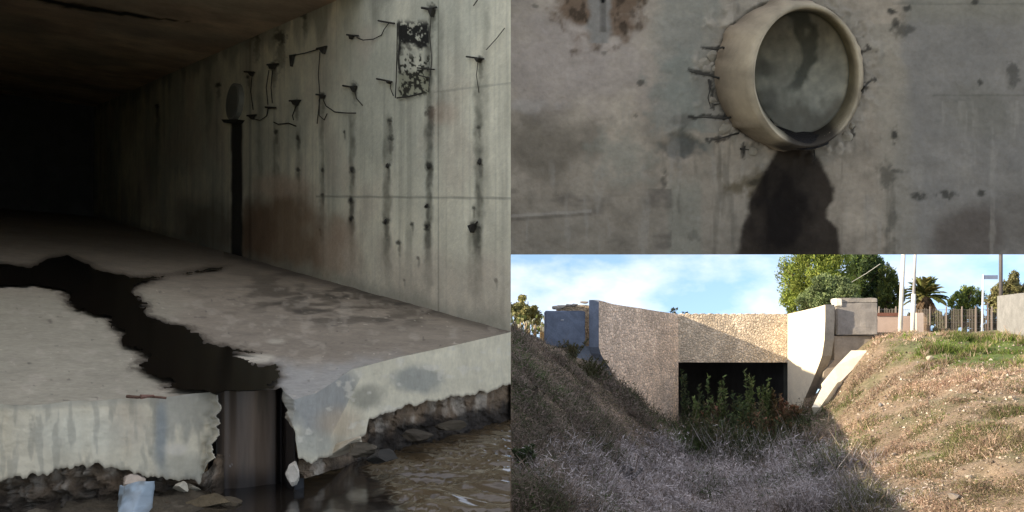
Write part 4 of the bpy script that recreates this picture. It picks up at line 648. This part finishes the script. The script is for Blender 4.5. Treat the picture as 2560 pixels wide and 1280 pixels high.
# palm: ringed trunk, skirt of dead fronds, drooping green fronds
pb = P(2313, 838, 53); palm = empty('palm_tree', tuple(pb), 'short palm with a brown skirt of dead fronds beside the gate pillar', 'palm'); ph = P(2313, 742, 53).z
m = MB(); m.tube([pb - Vector((0, 0, .3)), Vector((pb.x, 53, ph))], .34, 10, (.20, .14, .09), .28); keep(m.build('trunk', M_BARK, palm), palm)
def fronds(name, n, el0, el1, ln, cols, wd, droop, parent, seed, nl=26):
    g = np.random.default_rng(seed); C, D, S, CL = [], [], [], []
    for k in range(n):
        az = g.uniform(0, 6.28); el = g.uniform(el0, el1); p = np.array([pb.x, 53, ph]); d = np.array([math.cos(az) * math.cos(el), math.sin(az) * math.cos(el), math.sin(el)]); col = np.array(cols[g.integers(0, len(cols))]) * g.uniform(.7, 1.2)
        for j in range(nl):
            p = p + d * ln / nl; d = d + np.array([0, 0, -droop / nl]); d /= np.linalg.norm(d)
            if j > nl * .35:
                for sgn in (-1, 1): s_ = np.cross(d, (0, 0, 1)); s_ /= np.linalg.norm(s_) + 1e-6; C.append(p + s_ * sgn * .12); D.append(d * .8 + s_ * sgn * .8 + np.array([0, 0, -.2])); S.append(.42); CL.append(col)
            else: C.append(p); D.append(d); S.append(.25); CL.append(col)
    n_ = len(C); keep(leaf_mesh(name, np.array(C), np.array(D), np.array(S), np.full(n_, wd), np.array(CL), M_LEAF, parent), parent)
fronds('fronds', 52, -.2, 1.4, 1.35, [(.11, .12, .03), (.07, .09, .025), (.14, .13, .04)], .12, .8, palm, 40); fronds('dead_fronds', 24, -1.3, -.5, 1.25, [(.26, .17, .09), (.18, .12, .07)], .08, 1.0, palm, 41)
# prickly pear
cb = P(1318, 836, 47); cac = empty('prickly_pear', tuple(cb), 'prickly pear cactus with pale sunlit pads at the left edge on the bank', 'cactus')
for part, cols, seed in (('pad', [(.16, .19, .05), (.24, .24, .10), (.12, .15, .04)], 1), ('pale_pad', [(.62, .60, .44), (.55, .50, .32)], 2)):
    rg = random.Random(seed)
    for k in range(46 if seed == 1 else 20):
        x = rg.uniform(1277, 1362); y = rg.uniform(783, 832) if seed == 1 else rg.uniform(784, 815); c = P(x, y + (x - 1277) * .12, 47 + rg.uniform(-1, 1)); col = cols[rg.randrange(len(cols))]; ml = MB(); ml.lump((0, 0, 0), (.13, .035, .19), rg.randrange(999), 1, .1, col); M_ = Matrix.Rotation(rg.uniform(-1, 1), 3, 'Z') @ Matrix.Rotation(rg.uniform(-.7, .7), 3, 'Y')
        m = MB(); m.add([c + M_ @ Vector(v) for v in ml.v], ml.f, col); keep(m.build(part, M_LEAF, cac), cac)
m = MB()
for k in range(16): x = random.uniform(1280, 1362); m.tube([P(x, 850 + (x - 1277) * .2, 47), P(x + random.uniform(-4, 4), 800 + (x - 1277) * .2, 47)], .09, 5, (.42, .33, .20), .05)
keep(m.build('stems', M_BARK, cac), cac)

# ground cover: where each pixel of the lower right meets the ground
def ground_hits(px, py):
    a = (px - CX) / F; b = (CY - py) / F; Yh = np.full(len(px), np.nan); Ys = np.arange(13.5, 42, .12); prev = None; done = np.zeros(len(px), bool)
    for Yk in Ys:
        hit = (~done) & (b * Yk <= terrain_z(a * Yk, np.full(len(px), Yk))); Yh[hit] = Yk - .06; done |= hit
    return a * Yh, Yh
def in_culvert(x, y):       # behind the walls or inside the barrel
    lx = B1[0] + (y - B1[1]) * (A1[0] - B1[0]) / (A1[1] - B1[1]); rx = A2[0] + (y - A2[1]) * (B2[0] - A2[0]) / (B2[1] - A2[1])
    return ((y > 35.9) & (x < lx + .1) & (x > B1[0] - .7)) | ((y > 36.8) & (x > rx - .1) & (x < rx + 2.5)) | (y > 41.3) | ((y > 34) & (x > P(2090, 0, 35).x) & (x < P(2180, 0, 36).x) & (y > 36.4))
N_ = 42000; px = RNG.uniform(1277, 2580, N_); py = RNG.uniform(815, 1290, N_); x, y = ground_hits(px, py); ok = ~np.isnan(y); ok &= ~in_culvert(np.nan_to_num(x), np.nan_to_num(y)); px, py, x, y = px[ok], py[ok], x[ok], y[ok]; z = terrain_z(x, y)
kerb_d = np.abs(px - np.interp(py, [876, 955, 1018], [2153, 2078, 2040])); ok = ~((kerb_d < np.interp(py, [876, 955, 1018], [34, 26, 14])) & (py > 872) & (py < 1022)); px, py, x, y, z = px[ok], py[ok], x[ok], y[ok], z[ok]
wf_ = fbm(x * .7, y * .7, 800); wg = fbm(x * .45, y * .45, 801); n = len(px)
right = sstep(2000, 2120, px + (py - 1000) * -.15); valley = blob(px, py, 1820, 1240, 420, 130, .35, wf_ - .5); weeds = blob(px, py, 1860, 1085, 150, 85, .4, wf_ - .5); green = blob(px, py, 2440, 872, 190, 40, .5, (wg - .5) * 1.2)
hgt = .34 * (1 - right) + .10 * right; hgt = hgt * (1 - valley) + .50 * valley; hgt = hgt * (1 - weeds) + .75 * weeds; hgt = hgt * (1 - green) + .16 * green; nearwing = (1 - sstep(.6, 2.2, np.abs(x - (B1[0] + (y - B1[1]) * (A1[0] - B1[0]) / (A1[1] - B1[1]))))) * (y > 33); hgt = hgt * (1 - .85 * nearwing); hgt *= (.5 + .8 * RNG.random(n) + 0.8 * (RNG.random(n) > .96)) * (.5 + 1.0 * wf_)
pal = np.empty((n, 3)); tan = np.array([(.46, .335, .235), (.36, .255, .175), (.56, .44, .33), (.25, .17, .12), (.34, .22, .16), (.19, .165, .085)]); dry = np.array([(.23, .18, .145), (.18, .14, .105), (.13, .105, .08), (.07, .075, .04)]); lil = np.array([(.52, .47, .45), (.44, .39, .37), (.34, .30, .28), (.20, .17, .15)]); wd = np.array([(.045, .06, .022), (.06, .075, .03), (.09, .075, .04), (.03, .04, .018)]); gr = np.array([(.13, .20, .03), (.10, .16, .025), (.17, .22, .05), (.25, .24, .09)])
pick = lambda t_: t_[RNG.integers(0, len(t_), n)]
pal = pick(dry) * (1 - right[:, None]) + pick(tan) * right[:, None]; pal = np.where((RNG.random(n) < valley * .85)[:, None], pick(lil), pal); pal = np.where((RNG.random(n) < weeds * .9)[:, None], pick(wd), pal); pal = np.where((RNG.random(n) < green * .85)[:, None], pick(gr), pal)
gp_ = sstep(.60, .68, wg) * right; pal = np.where((RNG.random(n) < gp_ * .5)[:, None], np.array((.12, .145, .045)) * (.6 + .8 * RNG.random((n, 1))), pal); gl = sstep(.52, .62, wg) * (1 - right); pal = np.where((RNG.random(n) < gl * .3)[:, None], np.array((.06, .085, .03)) * (.6 + .8 * RNG.random((n, 1))), pal)
big_ = fbm(x * .75, y * .75, 820, 4); hgt = hgt * (.35 + 1.3 * sstep(.35, .65, fbm(x * .8 + 9, y * .8, 823, 3))); pal = pal * (.4 + 1.2 * big_)[:, None]; bare = sstep(.56, .66, fbm(x * 1.3, y * 1.3, 821)) * right; hgt = hgt * (1 - .7 * bare)
ol_ = sstep(.52, .62, fbm(x * .35 + 4, y * .5, 822)) * right * sstep(960, 1040, py); pal = np.where((RNG.random(n) < ol_ * .4)[:, None], np.array((.16, .15, .07)) * (.5 + .8 * RNG.random((n, 1))), pal)
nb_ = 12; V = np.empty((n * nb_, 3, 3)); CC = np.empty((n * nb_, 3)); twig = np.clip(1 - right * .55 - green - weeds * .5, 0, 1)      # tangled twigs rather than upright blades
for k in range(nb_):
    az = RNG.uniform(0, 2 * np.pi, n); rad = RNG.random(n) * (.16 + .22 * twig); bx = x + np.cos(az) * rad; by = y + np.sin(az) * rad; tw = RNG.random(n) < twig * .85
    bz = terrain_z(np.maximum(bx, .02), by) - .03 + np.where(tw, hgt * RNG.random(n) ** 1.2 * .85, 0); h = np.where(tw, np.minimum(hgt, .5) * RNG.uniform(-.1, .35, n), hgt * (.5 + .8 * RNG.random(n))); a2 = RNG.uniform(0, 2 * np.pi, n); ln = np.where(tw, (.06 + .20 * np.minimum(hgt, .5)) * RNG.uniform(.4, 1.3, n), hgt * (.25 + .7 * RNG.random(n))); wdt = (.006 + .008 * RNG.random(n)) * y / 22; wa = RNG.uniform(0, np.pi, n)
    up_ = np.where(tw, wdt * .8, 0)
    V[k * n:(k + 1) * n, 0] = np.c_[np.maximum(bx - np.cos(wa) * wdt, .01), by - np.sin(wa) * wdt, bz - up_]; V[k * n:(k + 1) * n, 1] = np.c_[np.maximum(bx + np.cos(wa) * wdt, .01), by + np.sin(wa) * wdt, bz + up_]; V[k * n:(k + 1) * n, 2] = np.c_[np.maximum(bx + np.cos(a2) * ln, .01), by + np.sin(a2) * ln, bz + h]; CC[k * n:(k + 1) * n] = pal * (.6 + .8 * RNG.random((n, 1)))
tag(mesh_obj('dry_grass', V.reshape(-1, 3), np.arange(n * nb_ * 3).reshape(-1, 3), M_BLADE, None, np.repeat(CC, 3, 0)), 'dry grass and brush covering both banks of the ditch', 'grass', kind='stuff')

# tall weeds that stand in the ditch before the opening
def weed(pxb, pyt, Y, w_, cols, label, seed, name='tall_weed', leaf=.27, n=260, dens=7):
    xb = (pxb - CX) / F * Y; zb_ = float(terrain_z(np.array([xb]), np.array([Y]))[0]); zt_ = P(0, pyt, Y).z; root = empty(name, (xb, Y, zb_), label, 'weed', 'weeds in front of the culvert opening'); g = np.random.default_rng(seed); m = MB(); C, D, CL = [], [], []; ww = w_ / F * Y
    for k in range(dens):
        tip = np.array([xb + g.normal() * ww * .5, Y + g.normal() * ww * .4, zb_ + (zt_ - zb_) * (1 if k == 0 else g.uniform(.55, .95))]); b0 = np.array([xb + g.normal() * ww * .2, Y + g.normal() * ww * .2, zb_ - .05]); mid = b0 * .5 + tip * .5 + np.array([g.normal() * .06, g.normal() * .06, 0]); m.tube([Vector(b0), Vector(mid), Vector(tip)], .016, 4, (.10, .10, .05), .006)
        for j in range(n // dens):
            t = g.uniform(.15, 1.0) ** .8; p = (b0 * (1 - t) ** 2 + mid * 2 * t * (1 - t) + tip * t * t); az = g.uniform(0, 6.28); rad = leaf * (1.3 - t) * g.uniform(.2, 1); d = np.array([math.cos(az), math.sin(az), g.uniform(.3, 1.3)]); C.append(p + d * rad * .5); D.append(d); CL.append(np.array(cols[g.integers(0, len(cols))]) * g.uniform(.6, 1.3))
    n2 = len(C); keep(leaf_mesh('leaves', np.array(C), np.array(D), leaf * g.uniform(.6, 1.3, n2), leaf * .3 * g.uniform(.7, 1.3, n2), np.array(CL), M_LEAF, root), root); keep(m.build('stems', M_BARK, root), root)
GW = [(.14, .19, .06), (.10, .14, .05), (.20, .23, .09)]; DG = [(.07, .10, .04), (.045, .065, .03), (.10, .11, .05)]; BG = [(.13, .11, .055), (.10, .10, .045), (.17, .13, .075), (.075, .085, .035)]
RD = [(.26, .13, .075), (.20, .10, .06), (.15, .12, .06)]
for k, (x_, yt, Y_, w_, cl, lab) in enumerate(((1712, 925, 39.3, 16, DG, 'dark green weed hugging the left jamb of the opening'), (1752, 962, 38.6, 22, DG, 'bushy dark weed second from the left jamb'), (1775, 935, 39.2, 14, GW, 'slender green weed rising against the black opening left of centre'), (1808, 940, 38.8, 16, GW, 'upright green stalk just left of the opening centre'), (1840, 975, 38.0, 34, DG, 'low dark bush at the centre of the opening'), (1876, 925, 39.0, 24, GW, 'tallest bright green weed right of the opening centre'), (1912, 945, 38.6, 26, GW, 'leafy green weed between the tallest weed and the right jamb'), (1938, 975, 38.4, 18, [(.16, .10, .05), (.10, .09, .04)], 'brownish weed leaning at the right jamb'),
    (1765, 1020, 35.5, 30, RD + DG, 'reddish weed low in front of the left half of the opening'), (1728, 1082, 35.5, 22, DG, 'dark weed clump at the foot of the left wing wall'), (1830, 1040, 34.5, 46, DG, 'broad dark weed clump in the middle of the ditch'), (1900, 1030, 35.0, 44, DG + RD[:1], 'dark weed clump right of the ditch middle'), (1960, 985, 37.6, 22, RD, 'rusty red dry plant against the shaded right wing wall'), (1995, 1015, 35.6, 26, RD + [(.3, .22, .13)], 'pale rusty brush at the foot of the right wing wall'), (1700, 1120, 31.5, 34, DG, 'very dark low weed below the left wing wall corner'), (1935, 1090, 32.5, 40, DG + [(.2, .15, .09)], 'brown green brush at the edge of the sunlit bank'),
    (1742, 995, 37.8, 16, GW, 'green weed in front of the left jamb, shorter than the one hugging it'), (1790, 985, 37.4, 30, BG + GW[:1], 'leafy brown green weed left of the opening centre, in front of the slender stalks'), (1858, 990, 37.0, 32, GW + DG, 'mixed green weed below the tallest bright weed'), (1893, 1000, 36.6, 30, BG, 'olive brown weed in front of the right part of the opening'), (1755, 1045, 33.6, 44, BG, 'brown olive brush low in the left of the ditch'), (1805, 1060, 32.6, 50, BG + DG, 'widest dark olive brush in the near middle of the ditch'), (1870, 1050, 32.8, 50, BG, 'brown olive brush low in the right middle of the ditch'), (1918, 1030, 33.6, 40, RD + BG, 'reddish brown brush right of the ditch middle'), (1995, 1060, 32.8, 34, RD + BG, 'brown brush at the shadow edge below the cream strip'), (1670, 1170, 29.6, 30, BG, 'brown brush on the ditch floor left of the darkest weed'))):
    weed(x_, yt, Y_, w_, cl, lab, 60 + k, n=700 if w_ > 20 else 420, dens=13 if w_ > 20 else 6)
# scrub on the left bank
for k, (x_, y_, w_, h_, cl, lab) in enumerate(((1432, 905, 44, 60, [(.085, .085, .035), (.06, .06, .03), (.12, .095, .05)], 'dark olive scrub below the blue grey block'), (1480, 945, 40, 55, [(.10, .095, .04), (.07, .07, .03)], 'olive scrub beside the foot of the left wing wall end'), (1335, 1010, 36, 50, [(.10, .085, .06), (.15, .12, .09)], 'grey brown scrub high on the left bank'), (1310, 1180, 40, 70, [(.05, .075, .03), (.07, .09, .04)], 'dark green scrub low at the left edge of the bank'), (1480, 1190, 40, 60, [(.22, .19, .16), (.3, .27, .23)], 'pale grey dry bush near the bottom of the left bank'), (1560, 1215, 46, 60, [(.30, .28, .27), (.22, .2, .19)], 'palest dry bush on the ditch floor'))):
    xx, yy = ground_hits(np.array([x_ * 1.0]), np.array([y_ * 1.0])); Y_ = float(yy[0]); weed(x_, y_ - h_, Y_, w_, cl, lab, 90 + k, 'dry_scrub', leaf=.16, n=520, dens=14)
for o in COL.objects:
    if o.name.startswith('dry_scrub'): o['group'] = 'scrub on the left bank'; o['category'] = 'scrub'
# stones on the sunlit bank
SR = .75
for k, (x_, y_, r, col, lab) in enumerate(((2385, 1252, .20, (.28, .24, .20), 'brown grey stone near the bottom of the sunlit bank'), (2202, 1018, .16, (.33, .31, .28), 'grey stone on the bank right of the cream strip'), (2325, 903, .20, (.55, .48, .36), 'pale flat stone below the green grass'), (2235, 1140, .12, (.55, .46, .36), 'small pale stone beside the shadow edge'), (2355, 1160, .12, (.6, .52, .4), 'cream pebble in the middle of the sunlit bank'), (2435, 985, .18, (.5, .4, .3), 'tan stone high on the bank towards the right'), (2530, 1000, .15, (.55, .45, .33), 'tan stone at the right edge of the bank'), (2420, 1200, .12, (.6, .5, .38), 'small cream stone right of the brown grey stone'), (2480, 1130, .12, (.5, .43, .33), 'small dull stone on the lower right bank'), (2020, 1024, .18, (.5, .46, .4), 'pale stone at the foot of the cream strip'))):
    xx, yy = ground_hits(np.array([x_ * 1.0]), np.array([y_ * 1.0])); b = MB(); b.lump((0, 0, 0), (r * .9, r * .7, r * .6), 120 + k, 2, .3, tuple(q * .72 for q in col)); o = b.build('stone', M_GREY); o.location = (float(xx[0]), float(yy[0]), float(terrain_z(xx, yy)[0]) + r * .45); o.rotation_euler = (0, 0, k * 1.3); tag(o, lab, 'stone', 'stones on the sunlit bank', 'thing')

# small stones and litter scattered over the bank
g = np.random.default_rng(5); qx_ = g.uniform(2050, 2570, 4200); qy_ = g.uniform(850, 1285, 4200); xx, yy = ground_hits(qx_, qy_); k_ = ~np.isnan(yy); xx, yy = xx[k_], yy[k_]; k_ = ~in_culvert(xx, yy) & (fbm(xx * .8, yy * .8, 840) > .42); xx, yy = xx[k_], yy[k_]; zz = terrain_z(xx, yy)
m_ = len(xx); rad = (.012 + .05 * g.random(m_) ** 3) * yy / 24; tet = np.array([(1, 0, -.4), (-.5, .87, -.4), (-.5, -.87, -.4), (.1, .1, .8)]); an = g.uniform(0, 6.28, m_); ca_, sa_ = np.cos(an), np.sin(an); st_r = g.uniform(.6, 1.5, (m_, 1))
vv_ = np.stack([np.c_[xx + rad * (tet[j, 0] * ca_ - tet[j, 1] * sa_) * st_r[:, 0], yy + rad * (tet[j, 0] * sa_ + tet[j, 1] * ca_), zz + .03 + rad * tet[j, 2]] for j in range(4)], 1).reshape(-1, 3); ff_ = (np.arange(m_)[:, None, None] * 4 + np.array([[0, 1, 3], [1, 2, 3], [2, 0, 3], [0, 2, 1]])[None]).reshape(-1, 3)
pl_ = np.array([(.40, .33, .25), (.30, .23, .17), (.17, .12, .08), (.5, .43, .34), (.09, .07, .05)])[g.integers(0, 5, m_)] * g.uniform(.7, 1.2, (m_, 1))
tag(mesh_obj('gravel', vv_, ff_, M_GREY, None, np.repeat(pl_, 4, 0)), 'small stones and plant litter strewn over the sunlit bank', 'gravel', kind='stuff')

# ------------------------------------------------------------------ iron ties, wires and the drain on the tunnel wall
def tie(bar, tri=None, wires=(), thick=3.0):
    xm = sum(p[0] for p in bar) / len(bar); sc = wallY(xm) / F; m = MB(); m.tube([WP(x, y, .012) for x, y in bar], thick * sc * .75, 5)
    if tri:
        gx_ = sum(t_[0] for t_ in tri) / len(tri); gy_ = min(t_[1] for t_ in tri); q = [WP(gx_ + (x - gx_) * .72 + random.uniform(-1, 1), gy_ + (y - gy_) * .75 + random.uniform(-1, 1), .004) for x, y in tri]; m.prism(q, Vector((-0.8154, -0.5789, 0)) * .018)
    o = m.build('wall_tie', M_RUST, wall)
    for wr in wires:
        m = MB(); m.tube([WP(x, y, .010 + .008 * math.sin(i * 2.1)) for i, (x, y) in enumerate(wr)], sc * 1.35, 4); m.build('hanging_wire', M_RUST, o)
tie([(1060, 21), (1078, 24), (1097, 20)], [(1074, 24), (1094, 23), (1086, 52)], [[(1084, 30), (1083, 90), (1081, 150), (1076, 232)]], 4)
tie([(951, 53), (972, 57), (992, 60)], None, [[(976, 60), (968, 76), (955, 88), (938, 99), (915, 102), (893, 94)]])
tie([(872, 88), (885, 90), (902, 91)], [(879, 90), (892, 91), (882, 102)])
tie([(796, 123), (822, 117)], [(800, 122), (822, 118), (816, 142)], [[(804, 130), (803, 190), (801, 240), (797, 310)]], 3)
tie([(729, 141), (745, 138)], [(730, 140), (740, 139), (732, 178)], [[(744, 138), (770, 134), (798, 123)]])
tie([(672, 163), (700, 161)], [(673, 163), (698, 162), (692, 178), (678, 176)], [[(676, 176), (672, 220), (671, 262)], [(685, 177), (684, 220), (682, 258)]])
tie([(728, 253), (756, 252)], [(732, 254), (755, 252), (748, 270), (740, 266)], [[(744, 266), (738, 290), (735, 300)]])
tie([(795, 237), (818, 240)], [(800, 238), (818, 240), (812, 252)], [[(812, 250), (822, 266), (838, 280), (866, 283), (897, 284)], [(802, 250), (805, 290), (812, 300), (822, 285)]])
tie([(862, 215), (880, 218), (897, 217)], [(878, 219), (897, 217), (892, 236)], [[(892, 232), (899, 248), (908, 264)]], 3)
tie([(947, 198), (968, 202), (986, 206)], [(970, 203), (986, 206), (978, 214)], [[(982, 208), (984, 222), (985, 240)]])
tie([(1049, 171), (1070, 173), (1092, 175)], None, [[(1052, 175), (1056, 190), (1074, 195)]], 2.5)
tie([(1172, 143), (1195, 146), (1216, 149)], [(1192, 146), (1214, 149), (1202, 160)], [[(1201, 150), (1200, 190), (1199, 232)]], 3)
tie([(1222, 126), (1246, 100), (1268, 72)], None, [], 1.5); tie([(1190, 16), (1204, -4)], None, [], 2)
tie([(615, 180), (640, 182)], [(622, 181), (640, 182), (636, 196)], [[(634, 188), (633, 230), (634, 275)]])
tie([(622, 290), (645, 288)], [(622, 289), (644, 288), (636, 302)], [[(640, 298), (656, 302), (668, 290), (674, 272), (692, 270)]])
tie([(668, 269), (694, 270)], None, [[(688, 306), (702, 312), (722, 308), (744, 316)]])
tie([(998, 246), (1030, 242), (1062, 234)], None, [], 2.5); tie([(999, 60), (998, 130), (996, 200), (994, 246)], None, [], 2.0); tie([(1190, 566), (1200, 555)], [(1178, 566), (1196, 560), (1186, 590)], [], 3)
for x, y in ((880, 425), (970, 415), (1074, 416), (1200, 404), (878, 500), (1068, 514), (878, 548), (965, 553), (1068, 566)):
    m = MB(); m.lump(WP(x, y, .002), (.014, .012, .016), int(x + y), 1, .5); m.build('tie_stub', M_RUST, wall)
yc = wallY(593); m = MB(); ctr = WP(593, 256, .0); du = Vector((-0.5789, .8154, -0.0)); nrm_ = Vector((-0.8154, -0.5789, 0)); rad = 44 * yc / F
ring = [(ctr + du * (rad * math.cos(a) * 1.3) + Vector((0, 0, rad * math.sin(a)))) for a in np.linspace(0, 2 * math.pi, 28, endpoint=False)]
m.prism(ring, nrm_ * .035, (.24, .245, .23)); dro = m.build('drain_outlet', M_CONC, wall)
m = MB(); m.prism([ctr + (p - ctr) * .86 for p in ring], nrm_ * .039, (.17, .175, .165)); m.build('drain_mouth', M_CONC, dro)
m = MB(); m.prism([WP(570, 301, 0), WP(612, 301, 0), WP(606, 309, 0), WP(576, 309, 0)], nrm_ * .05, (.03, .03, .025)); m.build('drain_lip', M_CONC, dro)

# ------------------------------------------------------------------ debris at the foot of the step
def stone(px_, py_, Y_, r, col, label, seed, cat='stone', name='broken_stone', rot=0.0, mat=None):
    b = MB(); b.lump((0, 0, 0), r, seed, 3, .35, col); o = b.build(name, mat or M_PLAST); o.location = P(px_, py_, Y_); o.rotation_euler = (0, rot, seed * .7); return tag(o, label, cat, 'broken pieces at the foot of the ledge', 'thing')
stone(733, 1183, 1.66, (.022, .020, .028), (.62, .58, .53), 'small white rounded stone hanging at the lip beside the falling water', 3)
stone(858, 1116, 1.86, (.070, .035, .018), (.50, .45, .37), 'pale flat slab of render wedged under the broken right corner', 5, rot=.35)
stone(905, 1120, 1.84, (.05, .04, .022), (.10, .085, .065), 'brown muddy stone right of the pale flat slab', 6); stone(960, 1142, 1.80, (.055, .045, .020), (.035, .033, .03), 'black wet stone at the edge of the rippled water', 7); stone(1040, 1090, 2.2, (.07, .05, .03), (.05, .042, .032), 'dark stone in the shallows under the right ledge', 8); stone(1130, 1060, 2.4, (.06, .05, .022), (.06, .05, .036), 'furthest dark stone under the right ledge', 9)
stone(330, 1200, 1.53, (.034, .03, .016), (.52, .44, .38), 'pinkish stone lying on top of the blue rag', 11); stone(470, 1222, 1.62, (.055, .03, .014), (.30, .28, .23), 'grey flat fragment under the left ledge', 12); stone(455, 1218, 1.58, (.02, .02, .012), (.5, .47, .4), 'small pale chip left of the muddy mound', 13); stone(520, 1258, 1.56, (.055, .04, .022), (.16, .12, .065), 'olive brown muddy stone beside the dark pool', 14, mat=M_RUBBLE); stone(575, 1262, 1.56, (.025, .03, .018), (.13, .1, .06), 'small muddy stone touching the dark pool', 15, mat=M_RUBBLE); stone(420, 1268, 1.54, (.04, .03, .018), (.12, .085, .05), 'brown stone right of the blue rag', 16, mat=M_RUBBLE)
stone(195, 1200, 1.53, (.022, .02, .018), (.50, .46, .38), 'pale broken lump under the plaster near the left edge', 18); 
# rag
uu = np.linspace(0, 1, 26); vv = np.linspace(0, 1, 26); UU, VV = np.meshgrid(uu, vv); rx_ = 300 + 84 * UU + 10 * VV * (UU - .5) + 5 * (fbm(VV * 5, UU * 2, 931) - .5); ry_ = 1206 + 90 * VV + 8 * np.sin(UU * 5 + 1); Yr = 1.50 - .035 * np.sin(UU * math.pi) - .03 * VV + .010 * np.abs(np.sin(UU * 7 + VV * 1.5)) + .004 * np.sin(VV * 5 - UU * 3) + .010 * (fbm(UU * 4, VV * 3, 930) - .5)
rv = np.stack([(rx_ - CX) / F * 1.5, Yr, (CY - ry_) / F * 1.5], -1).reshape(-1, 3); pc_ = Paint(len(rv), (.36, .42, .44)); pc_.mul(.75 + .5 * fbm(UU.ravel() * 4, VV.ravel() * 4, 900)); pc_.mix((.16, .15, .12), .7 * sstep(.52, .7, fbm(UU.ravel() * 3 + 4, VV.ravel() * 3, 905))); pc_.mix((.12, .10, .07), .7 * sstep(.6, 1.0, VV.ravel() + (fbm(UU.ravel() * 6, VV.ravel() * 6, 906) - .5) * .6)); pc_.mix((.5, .56, .58), .6 * blob(UU.ravel(), VV.ravel(), .7, .6, .3, .35, .5))
rag = mesh_obj('cloth_rag', rv, grid_faces(26, 26)[:, ::-1], material('wet_cloth', .8, bump=(('noise', 90, .3, .004),)), None, pc_.c, smooth=True); sm = rag.modifiers.new('thickness', 'SOLIDIFY'); sm.thickness = .004; tag(rag, 'pale blue grey rag hanging out of the rubble below the left ledge', 'rag', kind='thing')
# twig
m = MB(); m.tube([FP(318, 991, .006), FP(345, 993, .009), FP(375, 991, .008), FP(416, 995, .006)], .0035, 6, (.16, .09, .06), .0025); m.tube([FP(352, 992, .010), FP(385, 989, .010)], .005, 6, (.26, .14, .10), .002); tag(m.build('twig', M_BARK), 'reddish brown twig lying on the edge of the left ledge', 'twig', kind='thing')
# mud
mx_ = np.linspace(-1.15, -.45, 130); my_ = np.linspace(1.2, 1.85, 100); MX, MY = np.meshgrid(mx_, my_); mpx = CX + F * MX / MY; ml_ = 1 - sstep(480, 610, mpx + (fbm(MX * 14, MY * 14, 910) - .5) * 160); MZ = ZW - .035 + .055 * ml_ * (.35 + .9 * fbm(MX * 11, MY * 11, 911)) + .016 * ml_ * (fbm(MX * 50, MY * 50, 912) - .5)
pm = Paint(MX.size, (.10, .078, .048)); pm.mul(.55 + .9 * fbm(MX.ravel() * 12, MY.ravel() * 12, 913)); pm.mix((.24, .2, .14), .5 * sstep(.6, .75, fbm(MX.ravel() * 22, MY.ravel() * 22, 914)))
tag(mesh_obj('mud', np.stack([MX.ravel(), MY.ravel(), MZ.ravel()], 1), grid_faces(100, 130), M_RUBBLE, None, pm.c, smooth=True), 'brown mud and grit under the left ledge', 'mud', kind='stuff')
